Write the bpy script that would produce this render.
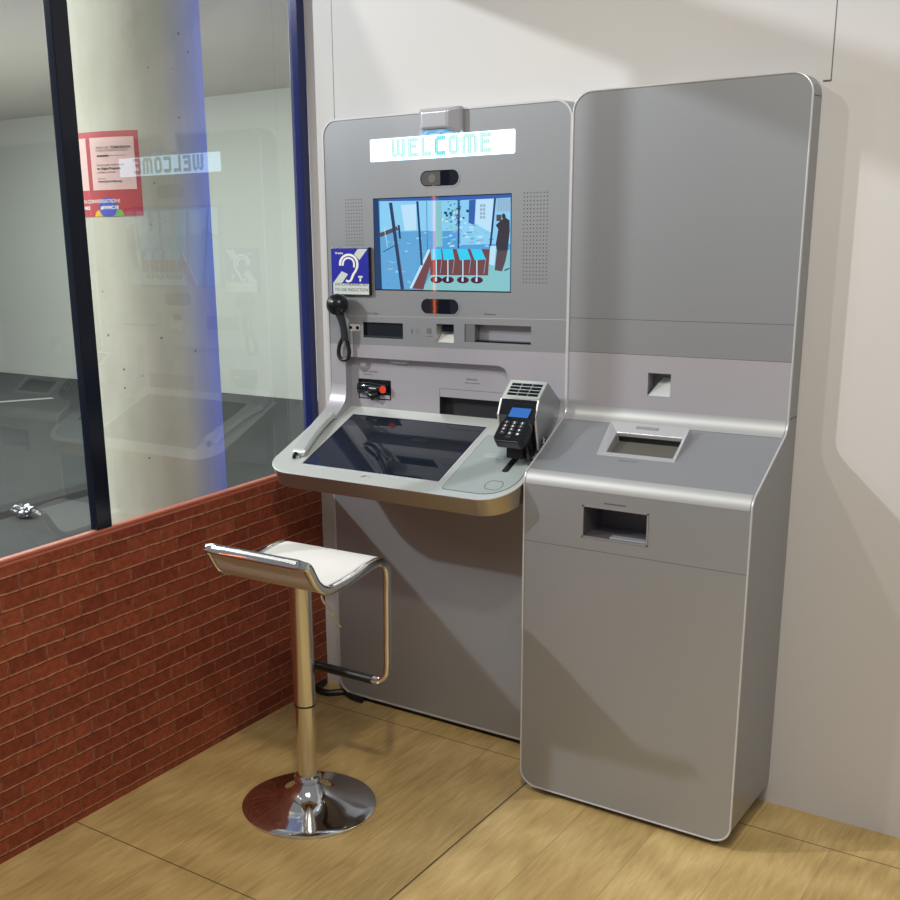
import bpy, bmesh, math, random
from mathutils import Vector, Matrix
PI = math.pi
scene = bpy.context.scene
for o in list(bpy.data.objects):
    bpy.data.objects.remove(o)
COL = scene.collection

# ------------------------------------------------------------------ camera
cam_d = bpy.data.cameras.new('camera')
cam = bpy.data.objects.new('camera', cam_d)
COL.objects.link(cam)
cr = Vector((0.79868751, 0.60093564, -0.03121884))
cu = Vector((-0.13596954, 0.23076572, 0.96346223))
cf = Vector((-0.58618303, 0.76526044, -0.26601863))
m = Matrix((cr, cu, -cf)).transposed().to_4x4()
m.translation = Vector((1.41248654, -3.01498557, 1.65130666))
cam.matrix_world = m
cam_d.sensor_width = 36
cam_d.lens = 45.49
cam_d.shift_x = 0.1279
cam_d.shift_y = 0.0821
cam_d.clip_start = 0.05
scene.camera = cam

# ------------------------------------------------------------------ view, world, lamps
scene.view_settings.view_transform = 'Standard'
scene.view_settings.look = 'None'
scene.view_settings.gamma = 1
scene.view_settings.exposure = 0
scene.view_settings.use_curve_mapping = False
world = bpy.data.worlds.new('hall_air')
scene.world = world
world.use_nodes = True
bg = world.node_tree.nodes['Background']
bg.inputs[0].default_value = (0.92, 0.95, 1.0, 1)
bg.inputs[1].default_value = 0.24


def aim(o, target):
    d = Vector(target) - o.location
    o.rotation_euler = d.to_track_quat('-Z', 'Y').to_euler()


def spot(name, loc, target, power, color, radius, size_deg, blend=0.2):
    l = bpy.data.lights.new(name, 'SPOT')
    l.energy = power; l.color = color; l.shadow_soft_size = radius
    l.spot_size = math.radians(size_deg); l.spot_blend = blend
    o = bpy.data.objects.new(name, l); COL.objects.link(o)
    o.location = loc; aim(o, target)
    return o


def area(name, loc, target, power, color, sx, sy):
    l = bpy.data.lights.new(name, 'AREA')
    l.energy = power; l.color = color; l.shape = 'RECTANGLE'; l.size = sx; l.size_y = sy
    o = bpy.data.objects.new(name, l); COL.objects.link(o)
    o.location = loc; aim(o, target)
    return o


WARM = (1.0, 0.86, 0.66)
SOFT = (1.0, 0.965, 0.92)
spot('hall_spotlight', (-4.86, -4.3, 4.15), (-0.2, -0.1, 1.0), 980, (0.95, 0.97, 1.0), 0.075, 50)
spot('rail_spotlight', (-1.36, -2.4, 3.42), (-0.3, -0.5, 0.6), 70, (1.0, 0.95, 0.82), 0.05, 95, 0.5)
spot('booth_spotlight', (0.9, -2.3, 3.3), (0.0, -0.8, 0.2), 105, (1.0, 0.90, 0.68), 0.08, 84, 0.5)
area('booth_fill_light', (1.2, -3.2, 3.4), (0.2, 0.0, 0.8), 32, SOFT, 1.6, 1.2)  # added soft fill for the booth, not a known fixture
area('outside_panel_light', (-4.2, -0.6, 2.62), (-4.2, -0.3, 0.0), 150, (0.97, 1.0, 0.95), 2.5, 2.0)
area('outside_panel_light_rear', (-6.0, 3.0, 2.64), (-6.0, 3.2, 0.0), 150, (0.97, 1.0, 0.95), 4.0, 2.5)
area('outside_ceiling_fill', (-5.5, 1.5, 0.06), (-5.5, 2.2, 2.6), 150, (1.0, 0.98, 0.90), 5.0, 3.0)  # added fill near the floor to brighten the hall ceiling
spot('outside_spotlight', (-3.4, -2.6, 3.0), (-2.0, 0.1, 1.4), 50, (0.98, 1.0, 0.86), 0.12, 90)
area('blue_strip_light', (-1.15, 1.5, 1.6), (-1.8, 0.25, 1.6), 26, (0.05, 0.12, 1.0), 0.06, 2.6)

# ------------------------------------------------------------------ materials
MATS = {}


def mat(name, base, rough=0.5, metal=0.0, spec=0.5, coat=0.0, emit=None, estr=0.0, noise=None, bump=None, aniso=0.0):
    if name in MATS:
        return MATS[name]
    mt = bpy.data.materials.new(name); mt.use_nodes = True
    nt = mt.node_tree; b = nt.nodes['Principled BSDF']
    b.inputs['Base Color'].default_value = (*base, 1)
    b.inputs['Roughness'].default_value = rough
    b.inputs['Metallic'].default_value = metal
    b.inputs['Specular IOR Level'].default_value = spec
    b.inputs['Coat Weight'].default_value = coat
    b.inputs['Coat Roughness'].default_value = 0.03
    if emit:
        b.inputs['Emission Color'].default_value = (*emit, 1)
        b.inputs['Emission Strength'].default_value = estr
    tc = nt.nodes.new('ShaderNodeTexCoord')
    if noise:
        sc, amt = noise
        n = nt.nodes.new('ShaderNodeTexNoise'); n.inputs['Scale'].default_value = sc
        n.inputs['Detail'].default_value = 5
        nt.links.new(tc.outputs['Object'], n.inputs['Vector'])
        mx = nt.nodes.new('ShaderNodeMix'); mx.data_type = 'RGBA'
        mx.inputs[6].default_value = (*[max(0, c * (1 - amt)) for c in base], 1)
        mx.inputs[7].default_value = (*[min(1, c * (1 + amt)) for c in base], 1)
        nt.links.new(n.outputs['Fac'], mx.inputs[0])
        nt.links.new(mx.outputs[2], b.inputs['Base Color'])
    if bump:
        sc, st = bump
        n = nt.nodes.new('ShaderNodeTexNoise'); n.inputs['Scale'].default_value = sc
        n.inputs['Detail'].default_value = 4
        nt.links.new(tc.outputs['Object'], n.inputs['Vector'])
        bp = nt.nodes.new('ShaderNodeBump'); bp.inputs['Strength'].default_value = st
        bp.inputs['Distance'].default_value = 0.002
        nt.links.new(n.outputs['Fac'], bp.inputs['Height'])
        nt.links.new(bp.outputs['Normal'], b.inputs['Normal'])
    MATS[name] = mt
    return mt


def emis(name, col, st):
    return mat(name, (0.0, 0.0, 0.0), 0.03, emit=col, estr=st)


SILVER = mat('silver_paint', (0.352, 0.366, 0.398), 0.36, 0.5, noise=(1.5, 0.03))
DESKM = mat('desk_silver', (0.67, 0.70, 0.68), 0.36, 0.4)
RIMM = mat('bright_edge', (0.64, 0.64, 0.68), 0.33, 0.35)
DESKSIDE = mat('desk_edge_metal', (0.42, 0.38, 0.33), 0.28, 0.9)
LAV = mat('lilac_grey_paint', (0.455, 0.442, 0.495), 0.38, 0.35)
TEAL = mat('desk_pad_grey', (0.46, 0.52, 0.52), 0.40, 0.3)
GROOVE = mat('groove_dark', (0.10, 0.10, 0.11), 0.6)
DARK = mat('dark_cavity', (0.03, 0.032, 0.038), 0.35)
GREYCAV = mat('grey_cavity', (0.28, 0.28, 0.31), 0.45, 0.2)
BLACKG = mat('black_gloss', (0.008, 0.010, 0.018), 0.03, 0.0, 0.6)
BLACKP = mat('black_plastic', (0.006, 0.008, 0.012), 0.27, 0.0, 0.4)
BLACKR = mat('black_rubber', (0.008, 0.008, 0.009), 0.42)
CHROME = mat('chrome', (0.80, 0.79, 0.78), 0.07, 1.0)
SATIN = mat('satin_chrome', (0.70, 0.68, 0.63), 0.18, 1.0)
WHITEP = mat('white_leatherette', (0.86, 0.84, 0.83), 0.45, bump=(250, 0.15))
UNDER = mat('seat_underside', (0.46, 0.38, 0.32), 0.5, noise=(9, 0.1))
SCREENG = mat('touch_glass', (0.012, 0.016, 0.026), 0.03, 0.0, 0.9)
POSTM = mat('post_black', (0.008, 0.011, 0.022), 0.16, 0.0, 0.3)
POST_BLUE_LIT = mat('post_black_blue_lit', (0.010, 0.018, 0.11), 0.16, 0.1, 0.5, coat=0.3)  # black post; the blue light on it is put into the base colour
CAPM = mat('coping_salmon', (0.50, 0.15, 0.095), 0.35, noise=(20, 0.12))
CARPET = mat('carpet_grey', (0.046, 0.052, 0.053), 0.9, noise=(3.5, 0.22), bump=(400, 0.5))
FARW = mat('far_wall_paint', (0.60, 0.645, 0.60), 0.7, noise=(0.8, 0.05))
CEILM = mat('hall_ceiling_paint', (0.50, 0.49, 0.44), 0.8, noise=(0.9, 0.06))
WHITEL = mat('white_print', (0.85, 0.85, 0.85), 0.5)
REDP = mat('poster_red', (0.50, 0.045, 0.055), 0.5, noise=(12, 0.12))
PINKP = mat('poster_pale', (0.80, 0.56, 0.52), 0.5, noise=(8, 0.05))
INK = mat('ink', (0.07, 0.05, 0.06), 0.6)


def wood():
    mt = bpy.data.materials.new('oak_laminate'); mt.use_nodes = True
    nt = mt.node_tree; N = nt.nodes; L = nt.links; b = N['Principled BSDF']
    tc = N.new('ShaderNodeTexCoord')

    def M(op, a, bb=None, c=None):
        n = N.new('ShaderNodeMath'); n.operation = op
        for i, v in enumerate((a, bb, c)):
            if v is None: continue
            if isinstance(v, (int, float)): n.inputs[i].default_value = v
            else: L.new(v, n.inputs[i])
        return n.outputs[0]
    sp = N.new('ShaderNodeSeparateXYZ'); L.new(tc.outputs['Object'], sp.inputs[0])
    X, Y = sp.outputs[0], sp.outputs[1]
    # plank index across x (0.19 m planks)
    pw = 0.205
    px = M('DIVIDE', X, pw); pi_ = M('FLOOR', px)
    wn = N.new('ShaderNodeTexWhiteNoise'); wn.noise_dimensions = '1D'; L.new(pi_, wn.inputs['W'])
    offs = M('MULTIPLY', wn.outputs['Value'], 7.0)
    cv = N.new('ShaderNodeCombineXYZ')
    L.new(M('MULTIPLY', X, 42.0), cv.inputs[0]); L.new(M('MULTIPLY', M('ADD', Y, offs), 4.6), cv.inputs[1]); L.new(offs, cv.inputs[2])
    n1 = N.new('ShaderNodeTexNoise'); n1.inputs['Scale'].default_value = 1.6; n1.inputs['Detail'].default_value = 6
    n1.inputs['Roughness'].default_value = 0.62; n1.inputs['Distortion'].default_value = 0.6
    L.new(cv.outputs[0], n1.inputs['Vector'])
    cv2 = N.new('ShaderNodeCombineXYZ')
    L.new(M('MULTIPLY', X, 9.0), cv2.inputs[0]); L.new(M('MULTIPLY', M('ADD', Y, offs), 1.5), cv2.inputs[1]); L.new(offs, cv2.inputs[2])
    wv = N.new('ShaderNodeTexWave'); wv.wave_type = 'RINGS'; wv.inputs['Scale'].default_value = 1.1
    wv.inputs['Distortion'].default_value = 5.0; wv.inputs['Detail'].default_value = 3; wv.inputs['Detail Scale'].default_value = 1.2
    L.new(cv2.outputs[0], wv.inputs['Vector'])
    cv3 = N.new('ShaderNodeCombineXYZ')
    L.new(M('MULTIPLY', X, 330.0), cv3.inputs[0]); L.new(M('MULTIPLY', Y, 16.0), cv3.inputs[1])
    n3 = N.new('ShaderNodeTexNoise'); n3.inputs['Scale'].default_value = 1; n3.inputs['Detail'].default_value = 2
    L.new(cv3.outputs[0], n3.inputs['Vector'])
    fac = M('ADD', M('MULTIPLY', n1.outputs['Fac'], 0.62), M('MULTIPLY', wv.outputs['Fac'], 0.16))
    fac = M('ADD', fac, M('MULTIPLY', n3.outputs['Fac'], 0.26))
    fac = M('ADD', fac, M('MULTIPLY', M('SUBTRACT', wn.outputs['Value'], 0.5), 0.09))
    rmp = N.new('ShaderNodeValToRGB')
    e = rmp.color_ramp.elements
    e[0].position = 0.22; e[0].color = (0.39, 0.255, 0.095, 1)
    e[1].position = 0.74; e[1].color = (0.74, 0.545, 0.245, 1)
    e2 = rmp.color_ramp.elements.new(0.5); e2.color = (0.585, 0.41, 0.168, 1)
    L.new(fac, rmp.inputs[0])
    # seams: big board joints at x=0 (+-1.22) and y=-0.155,-1.18,...
    def seam(coord, off, period, w):
        a = M('SUBTRACT', coord, off)
        mm = M('PINGPONG', a, period / 2)
        return M('LESS_THAN', mm, w)
    s1 = seam(X, -0.004, 1.9, 0.0022)
    s2 = seam(Y, -0.155, 1.025, 0.0020)
    s3 = M('MULTIPLY', seam(px, 0.0, 1.0, 0.006), 0.30)
    s = M('MAXIMUM', M('MAXIMUM', s1, M('MULTIPLY', s2, 0.8)), s3)
    mx = N.new('ShaderNodeMix'); mx.data_type = 'RGBA'
    L.new(s, mx.inputs[0]); L.new(rmp.outputs[0], mx.inputs[6]); mx.inputs[7].default_value = (0.06, 0.035, 0.012, 1)
    L.new(mx.outputs[2], b.inputs['Base Color'])
    b.inputs['Roughness'].default_value = 0.36
    b.inputs['Specular IOR Level'].default_value = 0.4
    bp = N.new('ShaderNodeBump'); bp.inputs['Strength'].default_value = 0.12; bp.inputs['Distance'].default_value = 0.001
    L.new(fac, bp.inputs['Height']); L.new(bp.outputs[0], b.inputs['Normal'])
    return mt


def brick():
    mt = bpy.data.materials.new('brick_wallpaper'); mt.use_nodes = True
    nt = mt.node_tree; N = nt.nodes; L = nt.links; b = N['Principled BSDF']
    tc = N.new('ShaderNodeTexCoord'); sp = N.new('ShaderNodeSeparateXYZ'); L.new(tc.outputs['Object'], sp.inputs[0])
    # slight wobble
    wob = N.new('ShaderNodeTexNoise'); wob.inputs['Scale'].default_value = 14; L.new(tc.outputs['Object'], wob.inputs['Vector'])
    ad = N.new('ShaderNodeVectorMath'); ad.operation = 'MULTIPLY_ADD'
    L.new(wob.outputs['Color'], ad.inputs[0]); ad.inputs[1].default_value = (0.010, 0.007, 0.0)
    cv = N.new('ShaderNodeCombineXYZ'); L.new(sp.outputs[1], cv.inputs[0]); zof = N.new('ShaderNodeMath'); zof.operation = 'ADD'; L.new(sp.outputs[2], zof.inputs[0]); zof.inputs[1].default_value = 0.018; L.new(zof.outputs[0], cv.inputs[1])
    L.new(cv.outputs[0], ad.inputs[2])
    br = N.new('ShaderNodeTexBrick')
    L.new(ad.outputs[0], br.inputs['Vector'])
    br.inputs['Scale'].default_value = 1.0
    br.inputs['Brick Width'].default_value = 0.128; br.inputs['Row Height'].default_value = 0.0440
    br.inputs['Mortar Size'].default_value = 0.0030; br.inputs['Mortar Smooth'].default_value = 0.4
    br.inputs['Bias'].default_value = -0.1
    br.inputs['Color1'].default_value = (0.300, 0.068, 0.030, 1)
    br.inputs['Color2'].default_value = (0.190, 0.036, 0.018, 1)
    br.inputs['Mortar'].default_value = (0.44, 0.19, 0.115, 1)
    br.offset = 0.5; br.squash = 1.0
    n = N.new('ShaderNodeTexNoise'); n.inputs['Scale'].default_value = 55; n.inputs['Detail'].default_value = 6
    n.inputs['Roughness'].default_value = 0.7
    L.new(tc.outputs['Object'], n.inputs['Vector'])
    r = N.new('ShaderNodeMapRange'); L.new(n.outputs['Fac'], r.inputs[0])
    r.inputs[1].default_value = 0.25; r.inputs[2].default_value = 0.75; r.inputs[3].default_value = 0.55; r.inputs[4].default_value = 1.45
    mu = N.new('ShaderNodeMix'); mu.data_type = 'RGBA'; mu.blend_type = 'MULTIPLY'; mu.inputs[0].default_value = 1
    L.new(br.outputs['Color'], mu.inputs[6]); L.new(r.outputs[0], mu.inputs[7])
    # printed dark line under the top edge of every brick
    br2 = N.new('ShaderNodeTexBrick')
    ofs = N.new('ShaderNodeVectorMath'); ofs.operation = 'ADD'; L.new(ad.outputs[0], ofs.inputs[0]); ofs.inputs[1].default_value = (0.0, 0.0040, 0)
    L.new(ofs.outputs[0], br2.inputs['Vector'])
    for k in ('Scale', 'Brick Width', 'Row Height', 'Mortar Smooth'):
        br2.inputs[k].default_value = br.inputs[k].default_value
    br2.inputs['Mortar Size'].default_value = 0.0013
    br2.offset = 0.5
    mx = N.new('ShaderNodeMix'); mx.data_type = 'RGBA'
    L.new(br2.outputs['Fac'], mx.inputs[0]); L.new(mu.outputs[2], mx.inputs[6]); mx.inputs[7].default_value = (0.030, 0.006, 0.004, 1)
    L.new(mx.outputs[2], b.inputs['Base Color'])
    b.inputs['Roughness'].default_value = 0.48
    b.inputs['Specular IOR Level'].default_value = 0.35
    return mt


def concrete():
    mt = bpy.data.materials.new('bare_concrete'); mt.use_nodes = True
    nt = mt.node_tree; N = nt.nodes; L = nt.links; b = N['Principled BSDF']
    tc = N.new('ShaderNodeTexCoord')
    n = N.new('ShaderNodeTexNoise'); n.inputs['Scale'].default_value = 3.0; n.inputs['Detail'].default_value = 7
    mp = N.new('ShaderNodeMapping'); mp.inputs['Scale'].default_value = (1.6, 1.6, 0.5)
    L.new(tc.outputs['Object'], mp.inputs[0]); L.new(mp.outputs[0], n.inputs['Vector'])
    rp = N.new('ShaderNodeValToRGB'); e = rp.color_ramp.elements
    e[0].position = 0.3; e[0].color = (0.45, 0.45, 0.37, 1); e[1].position = 0.72; e[1].color = (0.64, 0.64, 0.53, 1)
    L.new(n.outputs['Fac'], rp.inputs[0])
    vo = N.new('ShaderNodeTexVoronoi'); vo.inputs['Scale'].default_value = 17
    L.new(tc.outputs['Object'], vo.inputs['Vector'])
    wn = N.new('ShaderNodeMath'); wn.operation = 'LESS_THAN'; L.new(vo.outputs['Distance'], wn.inputs[0]); wn.inputs[1].default_value = 0.085
    sc = N.new('ShaderNodeSeparateColor'); L.new(vo.outputs['Color'], sc.inputs[0])
    g = N.new('ShaderNodeMath'); g.operation = 'LESS_THAN'; L.new(sc.outputs[0], g.inputs[0]); g.inputs[1].default_value = 0.35
    ml = N.new('ShaderNodeMath'); ml.operation = 'MULTIPLY'; L.new(wn.outputs[0], ml.inputs[0]); L.new(g.outputs[0], ml.inputs[1])
    mx = N.new('ShaderNodeMix'); mx.data_type = 'RGBA'; L.new(ml.outputs[0], mx.inputs[0]); L.new(rp.outputs[0], mx.inputs[6]); mx.inputs[7].default_value = (0.16, 0.15, 0.12, 1)
    L.new(mx.outputs[2], b.inputs['Base Color'])
    b.inputs['Roughness'].default_value = 0.8
    bp = N.new('ShaderNodeBump'); bp.inputs['Strength'].default_value = 0.4; bp.inputs['Distance'].default_value = 0.004
    n2 = N.new('ShaderNodeTexNoise'); n2.inputs['Scale'].default_value = 30; L.new(tc.outputs['Object'], n2.inputs['Vector'])
    L.new(n2.outputs['Fac'], bp.inputs['Height']); L.new(bp.outputs[0], b.inputs['Normal'])
    return mt


def glass():
    mt = bpy.data.materials.new('pane_glass'); mt.use_nodes = True
    nt = mt.node_tree; N = nt.nodes; L = nt.links
    for n in list(N): N.remove(n)
    out = N.new('ShaderNodeOutputMaterial'); mx = N.new('ShaderNodeMixShader')
    tr = N.new('ShaderNodeBsdfTransparent'); tr.inputs[0].default_value = (0.93, 0.96, 0.945, 1)
    gl = N.new('ShaderNodeBsdfGlossy'); gl.inputs['Roughness'].default_value = 0.0; gl.inputs[0].default_value = (1, 1, 1, 1)
    fr = N.new('ShaderNodeFresnel'); fr.inputs[0].default_value = 1.5
    mm = N.new('ShaderNodeMath'); mm.operation = 'MULTIPLY'; mm.inputs[1].default_value = 2.1
    L.new(fr.outputs[0], mm.inputs[0])
    L.new(mm.outputs[0], mx.inputs[0]); L.new(tr.outputs[0], mx.inputs[1]); L.new(gl.outputs[0], mx.inputs[2])
    L.new(mx.outputs[0], out.inputs[0])
    return mt


def wallpaint():
    mt = mat('white_wall_board', (0.63, 0.622, 0.635), 0.42, noise=(2.5, 0.02))
    nt = mt.node_tree; N = nt.nodes; L = nt.links; b = N['Principled BSDF']
    src = b.inputs['Base Color'].links[0].from_socket
    tc = N.new('ShaderNodeTexCoord'); sp = N.new('ShaderNodeSeparateXYZ'); L.new(tc.outputs['Object'], sp.inputs[0])

    def M(op, a, c):
        n = N.new('ShaderNodeMath'); n.operation = op
        for i, v in enumerate((a, c)):
            if isinstance(v, (int, float)): n.inputs[i].default_value = v
            else: L.new(v, n.inputs[i])
        return n.outputs[0]
    a = M('LESS_THAN', M('ABSOLUTE', M('ADD', sp.outputs[0], 0.8465), 0), 0.0014)
    c = M('MULTIPLY', M('LESS_THAN', M('ABSOLUTE', M('ADD', sp.outputs[0], -0.628), 0), 0.0014), M('GREATER_THAN', sp.outputs[2], 1.912))
    s = M('MAXIMUM', a, c)
    mx = N.new('ShaderNodeMix'); mx.data_type = 'RGBA'; L.new(s, mx.inputs[0]); L.new(src, mx.inputs[6]); mx.inputs[7].default_value = (0.13, 0.13, 0.13, 1)
    L.new(mx.outputs[2], b.inputs['Base Color'])
    return mt


WOOD, BRICK, CONC, GLASS, WALLM = wood(), brick(), concrete(), glass(), wallpaint()

# ------------------------------------------------------------------ mesh helpers


class MB:
    def __init__(s):
        s.v = []; s.f = []; s.m = []; s.sm = []

    def add(s, verts, faces, mi=0, smooth=False):
        o = len(s.v); s.v += [tuple(v) for v in verts]
        for f in faces:
            s.f.append([i + o for i in f]); s.m.append(mi); s.sm.append(smooth)
        return s

    def box(s, x0, x1, y0, y1, z0, z1, mi=0):
        v = [(x, y, z) for x in (x0, x1) for y in (y0, y1) for z in (z0, z1)]
        return s.add(v, [(0, 1, 3, 2), (4, 6, 7, 5), (0, 4, 5, 1), (2, 3, 7, 6), (0, 2, 6, 4), (1, 5, 7, 3)], mi)

    def quad(s, a, b, c, d, mi=0):
        return s.add([a, b, c, d], [(0, 1, 2, 3)], mi)

    def prism(s, poly, vec, mi=0, smooth=False, capmi=None):
        """poly: list of 3D points (closed planar), extruded by vec"""
        n = len(poly); vec = Vector(vec)
        v = [tuple(p) for p in poly] + [tuple(Vector(p) + vec) for p in poly]
        s.add(v, [], mi)
        o = len(s.v) - 2 * n
        cm = mi if capmi is None else capmi
        s.f.append([o + i for i in range(n)][::-1]); s.m.append(cm); s.sm.append(False)
        s.f.append([o + n + i for i in range(n)]); s.m.append(cm); s.sm.append(False)
        for i in range(n):
            j = (i + 1) % n
            s.f.append([o + i, o + j, o + n + j, o + n + i]); s.m.append(mi); s.sm.append(smooth)
        return s

    def tube(s, path, r, seg=12, closed=False, mi=0, rx=None, up=None, caps=True):
        """r: radius (or list); rx: second half-width along `up`-derived axis"""
        P = [Vector(p) for p in path]; n = len(P)
        T = []
        for i in range(n):
            a = P[(i - 1) % n] if (closed or i > 0) else P[i]
            b = P[(i + 1) % n] if (closed or i < n - 1) else P[i]
            T.append((b - a).normalized())
        rings = []
        if up is None:
            ref = Vector((0, 0, 1)) if abs(T[0].z) < 0.9 else Vector((1, 0, 0))
            N0 = (ref - T[0] * ref.dot(T[0])).normalized()
        else:
            N0 = Vector(up); N0 = (N0 - T[0] * N0.dot(T[0])).normalized()
        Nn = N0
        for i in range(n):
            if up is not None and not isinstance(up, str):
                u = Vector(up(i) if callable(up) else up)
                Nn = (u - T[i] * u.dot(T[i])).normalized()
            else:
                Nn = (Nn - T[i] * Nn.dot(T[i])).normalized()
            B = T[i].cross(Nn)
            ra = r[i] if isinstance(r, (list, tuple)) else r
            rb = ra if rx is None else rx
            rings.append([P[i] + Nn * (ra * math.cos(2 * PI * k / seg)) + B * (rb * math.sin(2 * PI * k / seg)) for k in range(seg)])
        o = len(s.v)
        for rg in rings: s.v += [tuple(p) for p in rg]
        m_ = n if closed else n - 1
        for i in range(m_):
            for k in range(seg):
                a = o + i * seg + k; b = o + i * seg + (k + 1) % seg
                c = o + ((i + 1) % n) * seg + (k + 1) % seg; d = o + ((i + 1) % n) * seg + k
                s.f.append([a, b, c, d]); s.m.append(mi); s.sm.append(True)
        if not closed and caps:
            s.f.append([o + k for k in range(seg)][::-1]); s.m.append(mi); s.sm.append(False)
            s.f.append([o + (n - 1) * seg + k for k in range(seg)]); s.m.append(mi); s.sm.append(False)
        return s

    def lathe(s, prof, c, seg=48, mi=0):
        o = len(s.v)
        for (r, z) in prof:
            for k in range(seg):
                a = 2 * PI * k / seg
                s.v.append((c[0] + r * math.cos(a), c[1] + r * math.sin(a), z))
        for i in range(len(prof) - 1):
            for k in range(seg):
                a = o + i * seg + k; b = o + i * seg + (k + 1) % seg
                s.f.append([a, b, b + seg, a + seg]); s.m.append(mi); s.sm.append(True)
        s.f.append([o + k for k in range(seg)][::-1]); s.m.append(mi); s.sm.append(False)
        t = o + (len(prof) - 1) * seg
        s.f.append([t + k for k in range(seg)]); s.m.append(mi); s.sm.append(False)
        return s

    def build(s, name, mats, parent=None, bevel=0, label=None, recalc=True, merge=False):
        me = bpy.data.meshes.new(name)
        me.from_pydata(s.v, [], s.f)
        if not isinstance(mats, (list, tuple)): mats = [mats]
        for mm in mats: me.materials.append(mm)
        for p, mi, sm in zip(me.polygons, s.m, s.sm):
            p.material_index = mi; p.use_smooth = sm
        if recalc or merge:
            bm = bmesh.new(); bm.from_mesh(me)
            if merge: bmesh.ops.remove_doubles(bm, verts=bm.verts, dist=1e-5)
            bmesh.ops.recalc_face_normals(bm, faces=bm.faces)
            for e in bm.edges:
                if len(e.link_faces) == 2 and e.calc_face_angle(0) > math.radians(32): e.smooth = False
            bm.to_mesh(me); bm.free()
        o = bpy.data.objects.new(name, me); COL.objects.link(o)
        if bevel:
            b = o.modifiers.new('bevel', 'BEVEL'); b.width = bevel; b.segments = 3; b.limit_method = 'ANGLE'; b.angle_limit = math.radians(40)
            b.harden_normals = False
        if parent is not None:
            o.parent = parent
            if parent.type == 'EMPTY':
                o.matrix_parent_inverse = Matrix.Translation(-Vector(parent.location))
        if label: o['label'] = label
        return o


def thing(name, label, cat, loc=(0, 0, 0), group=None):
    o = bpy.data.objects.new(name, None); COL.objects.link(o)
    o.location = loc; o.empty_display_size = 0.1
    o['label'] = label; o['category'] = cat
    if group: o['group'] = group
    return o


def tag(o, label, cat, group=None):
    o['label'] = label; o['category'] = cat
    if group: o['group'] = group
    return o


def struct(o):
    o['kind'] = 'structure'; return o


def cut(o, cutter_mbs):
    """boolean difference; cutter materials are carried over"""
    for k, (mb, mts) in enumerate(cutter_mbs):
        c = mb.build('cutter', mts)
        md = o.modifiers.new('b%d' % k, 'BOOLEAN'); md.operation = 'DIFFERENCE'; md.solver = 'EXACT'; md.object = c
        try: md.material_mode = 'TRANSFER'
        except Exception: pass
        dg = bpy.context.evaluated_depsgraph_get(); dg.update()
        me = bpy.data.meshes.new_from_object(o.evaluated_get(dg), depsgraph=dg)
        o.modifiers.remove(md)
        old = o.data; o.data = me; me.name = old.name
        bpy.data.objects.remove(c)
    return o


def rrect(a0, a1, b0, b1, r, n=8, rs=None):
    """rounded rectangle points in 2D, ccw; rs = radii for (a0b0,a1b0,a1b1,a0b1)"""
    rs = rs or (r, r, r, r)
    pts = []
    for (cx, cy, st, rr) in ((a0, b0, PI, rs[0]), (a1, b0, 1.5 * PI, rs[1]), (a1, b1, 0, rs[2]), (a0, b1, 0.5 * PI, rs[3])):
        sx = 1 if cx == a0 else -1; sy = 1 if cy == b0 else -1
        if rr <= 1e-6:
            pts.append((cx, cy)); continue
        ox, oy = cx + sx * rr, cy + sy * rr
        for k in range(n + 1):
            t = st + k * (PI / 2) / n
            pts.append((ox + rr * math.cos(t), oy + rr * math.sin(t)))
    return pts


def smooth(pts, k=5):
    P = [Vector(p) for p in pts]; out = []
    for i in range(len(P) - 1):
        p0 = P[max(0, i - 1)]; p1 = P[i]; p2 = P[i + 1]; p3 = P[min(len(P) - 1, i + 2)]
        for j in range(k):
            t = j / k
            out.append(0.5 * ((2 * p1) + (-p0 + p2) * t + (2 * p0 - 5 * p1 + 4 * p2 - p3) * t * t + (-p0 + 3 * p1 - 3 * p2 + p3) * t ** 3))
    out.append(P[-1]); return out


def textmesh(body, size, fn, offset=0.0, align='LEFT'):
    """returns MB with letter faces mapped through fn(x, y) -> 3D"""
    cu_ = bpy.data.curves.new('t', 'FONT'); cu_.body = body; cu_.size = size; cu_.align_x = align; cu_.offset = offset
    o = bpy.data.objects.new('t', cu_); COL.objects.link(o)
    dg = bpy.context.evaluated_depsgraph_get(); dg.update()
    me = bpy.data.meshes.new_from_object(o.evaluated_get(dg), depsgraph=dg)
    mb = MB(); mb.add([fn(v.co.x, v.co.y) for v in me.vertices], [list(p.vertices) for p in me.polygons])
    bpy.data.objects.remove(o)
    return mb


def merge_mb(a, b, mi):
    o = len(a.v); a.v += b.v
    for f, sm in zip(b.f, b.sm): a.f.append([i + o for i in f]); a.m.append(mi); a.sm.append(sm)


# ================================================================== STRUCTURE
XG = -0.951
struct(MB().box(-1.05, 5.0, -6.5, 0.08, -0.06, 0.0).build('floor', WOOD))
mb = MB().box(-14, -1.05, -6.5, 5.1, -0.06, 0.0); mb.box(-1.05, 3, 0.08, 5.1, -0.06, 0.0)
struct(mb.build('floor_outside', CARPET))
struct(MB().box(XG, 5.0, 0.0, 0.08, 0.0, 3.1).build('wall_back', WALLM))
struct(MB().box(-14, 3, 4.96, 5.06, 0.0, 2.9).build('wall_outside', FARW))
struct(MB().box(-14, -0.96, 0.55, 4.96, 2.66, 2.76).build('ceiling', CEILM))
struct(MB().box(-0.972, XG, -6.4, -0.0005, 0.0, 0.8000).build('wall_left', BRICK))
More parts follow.
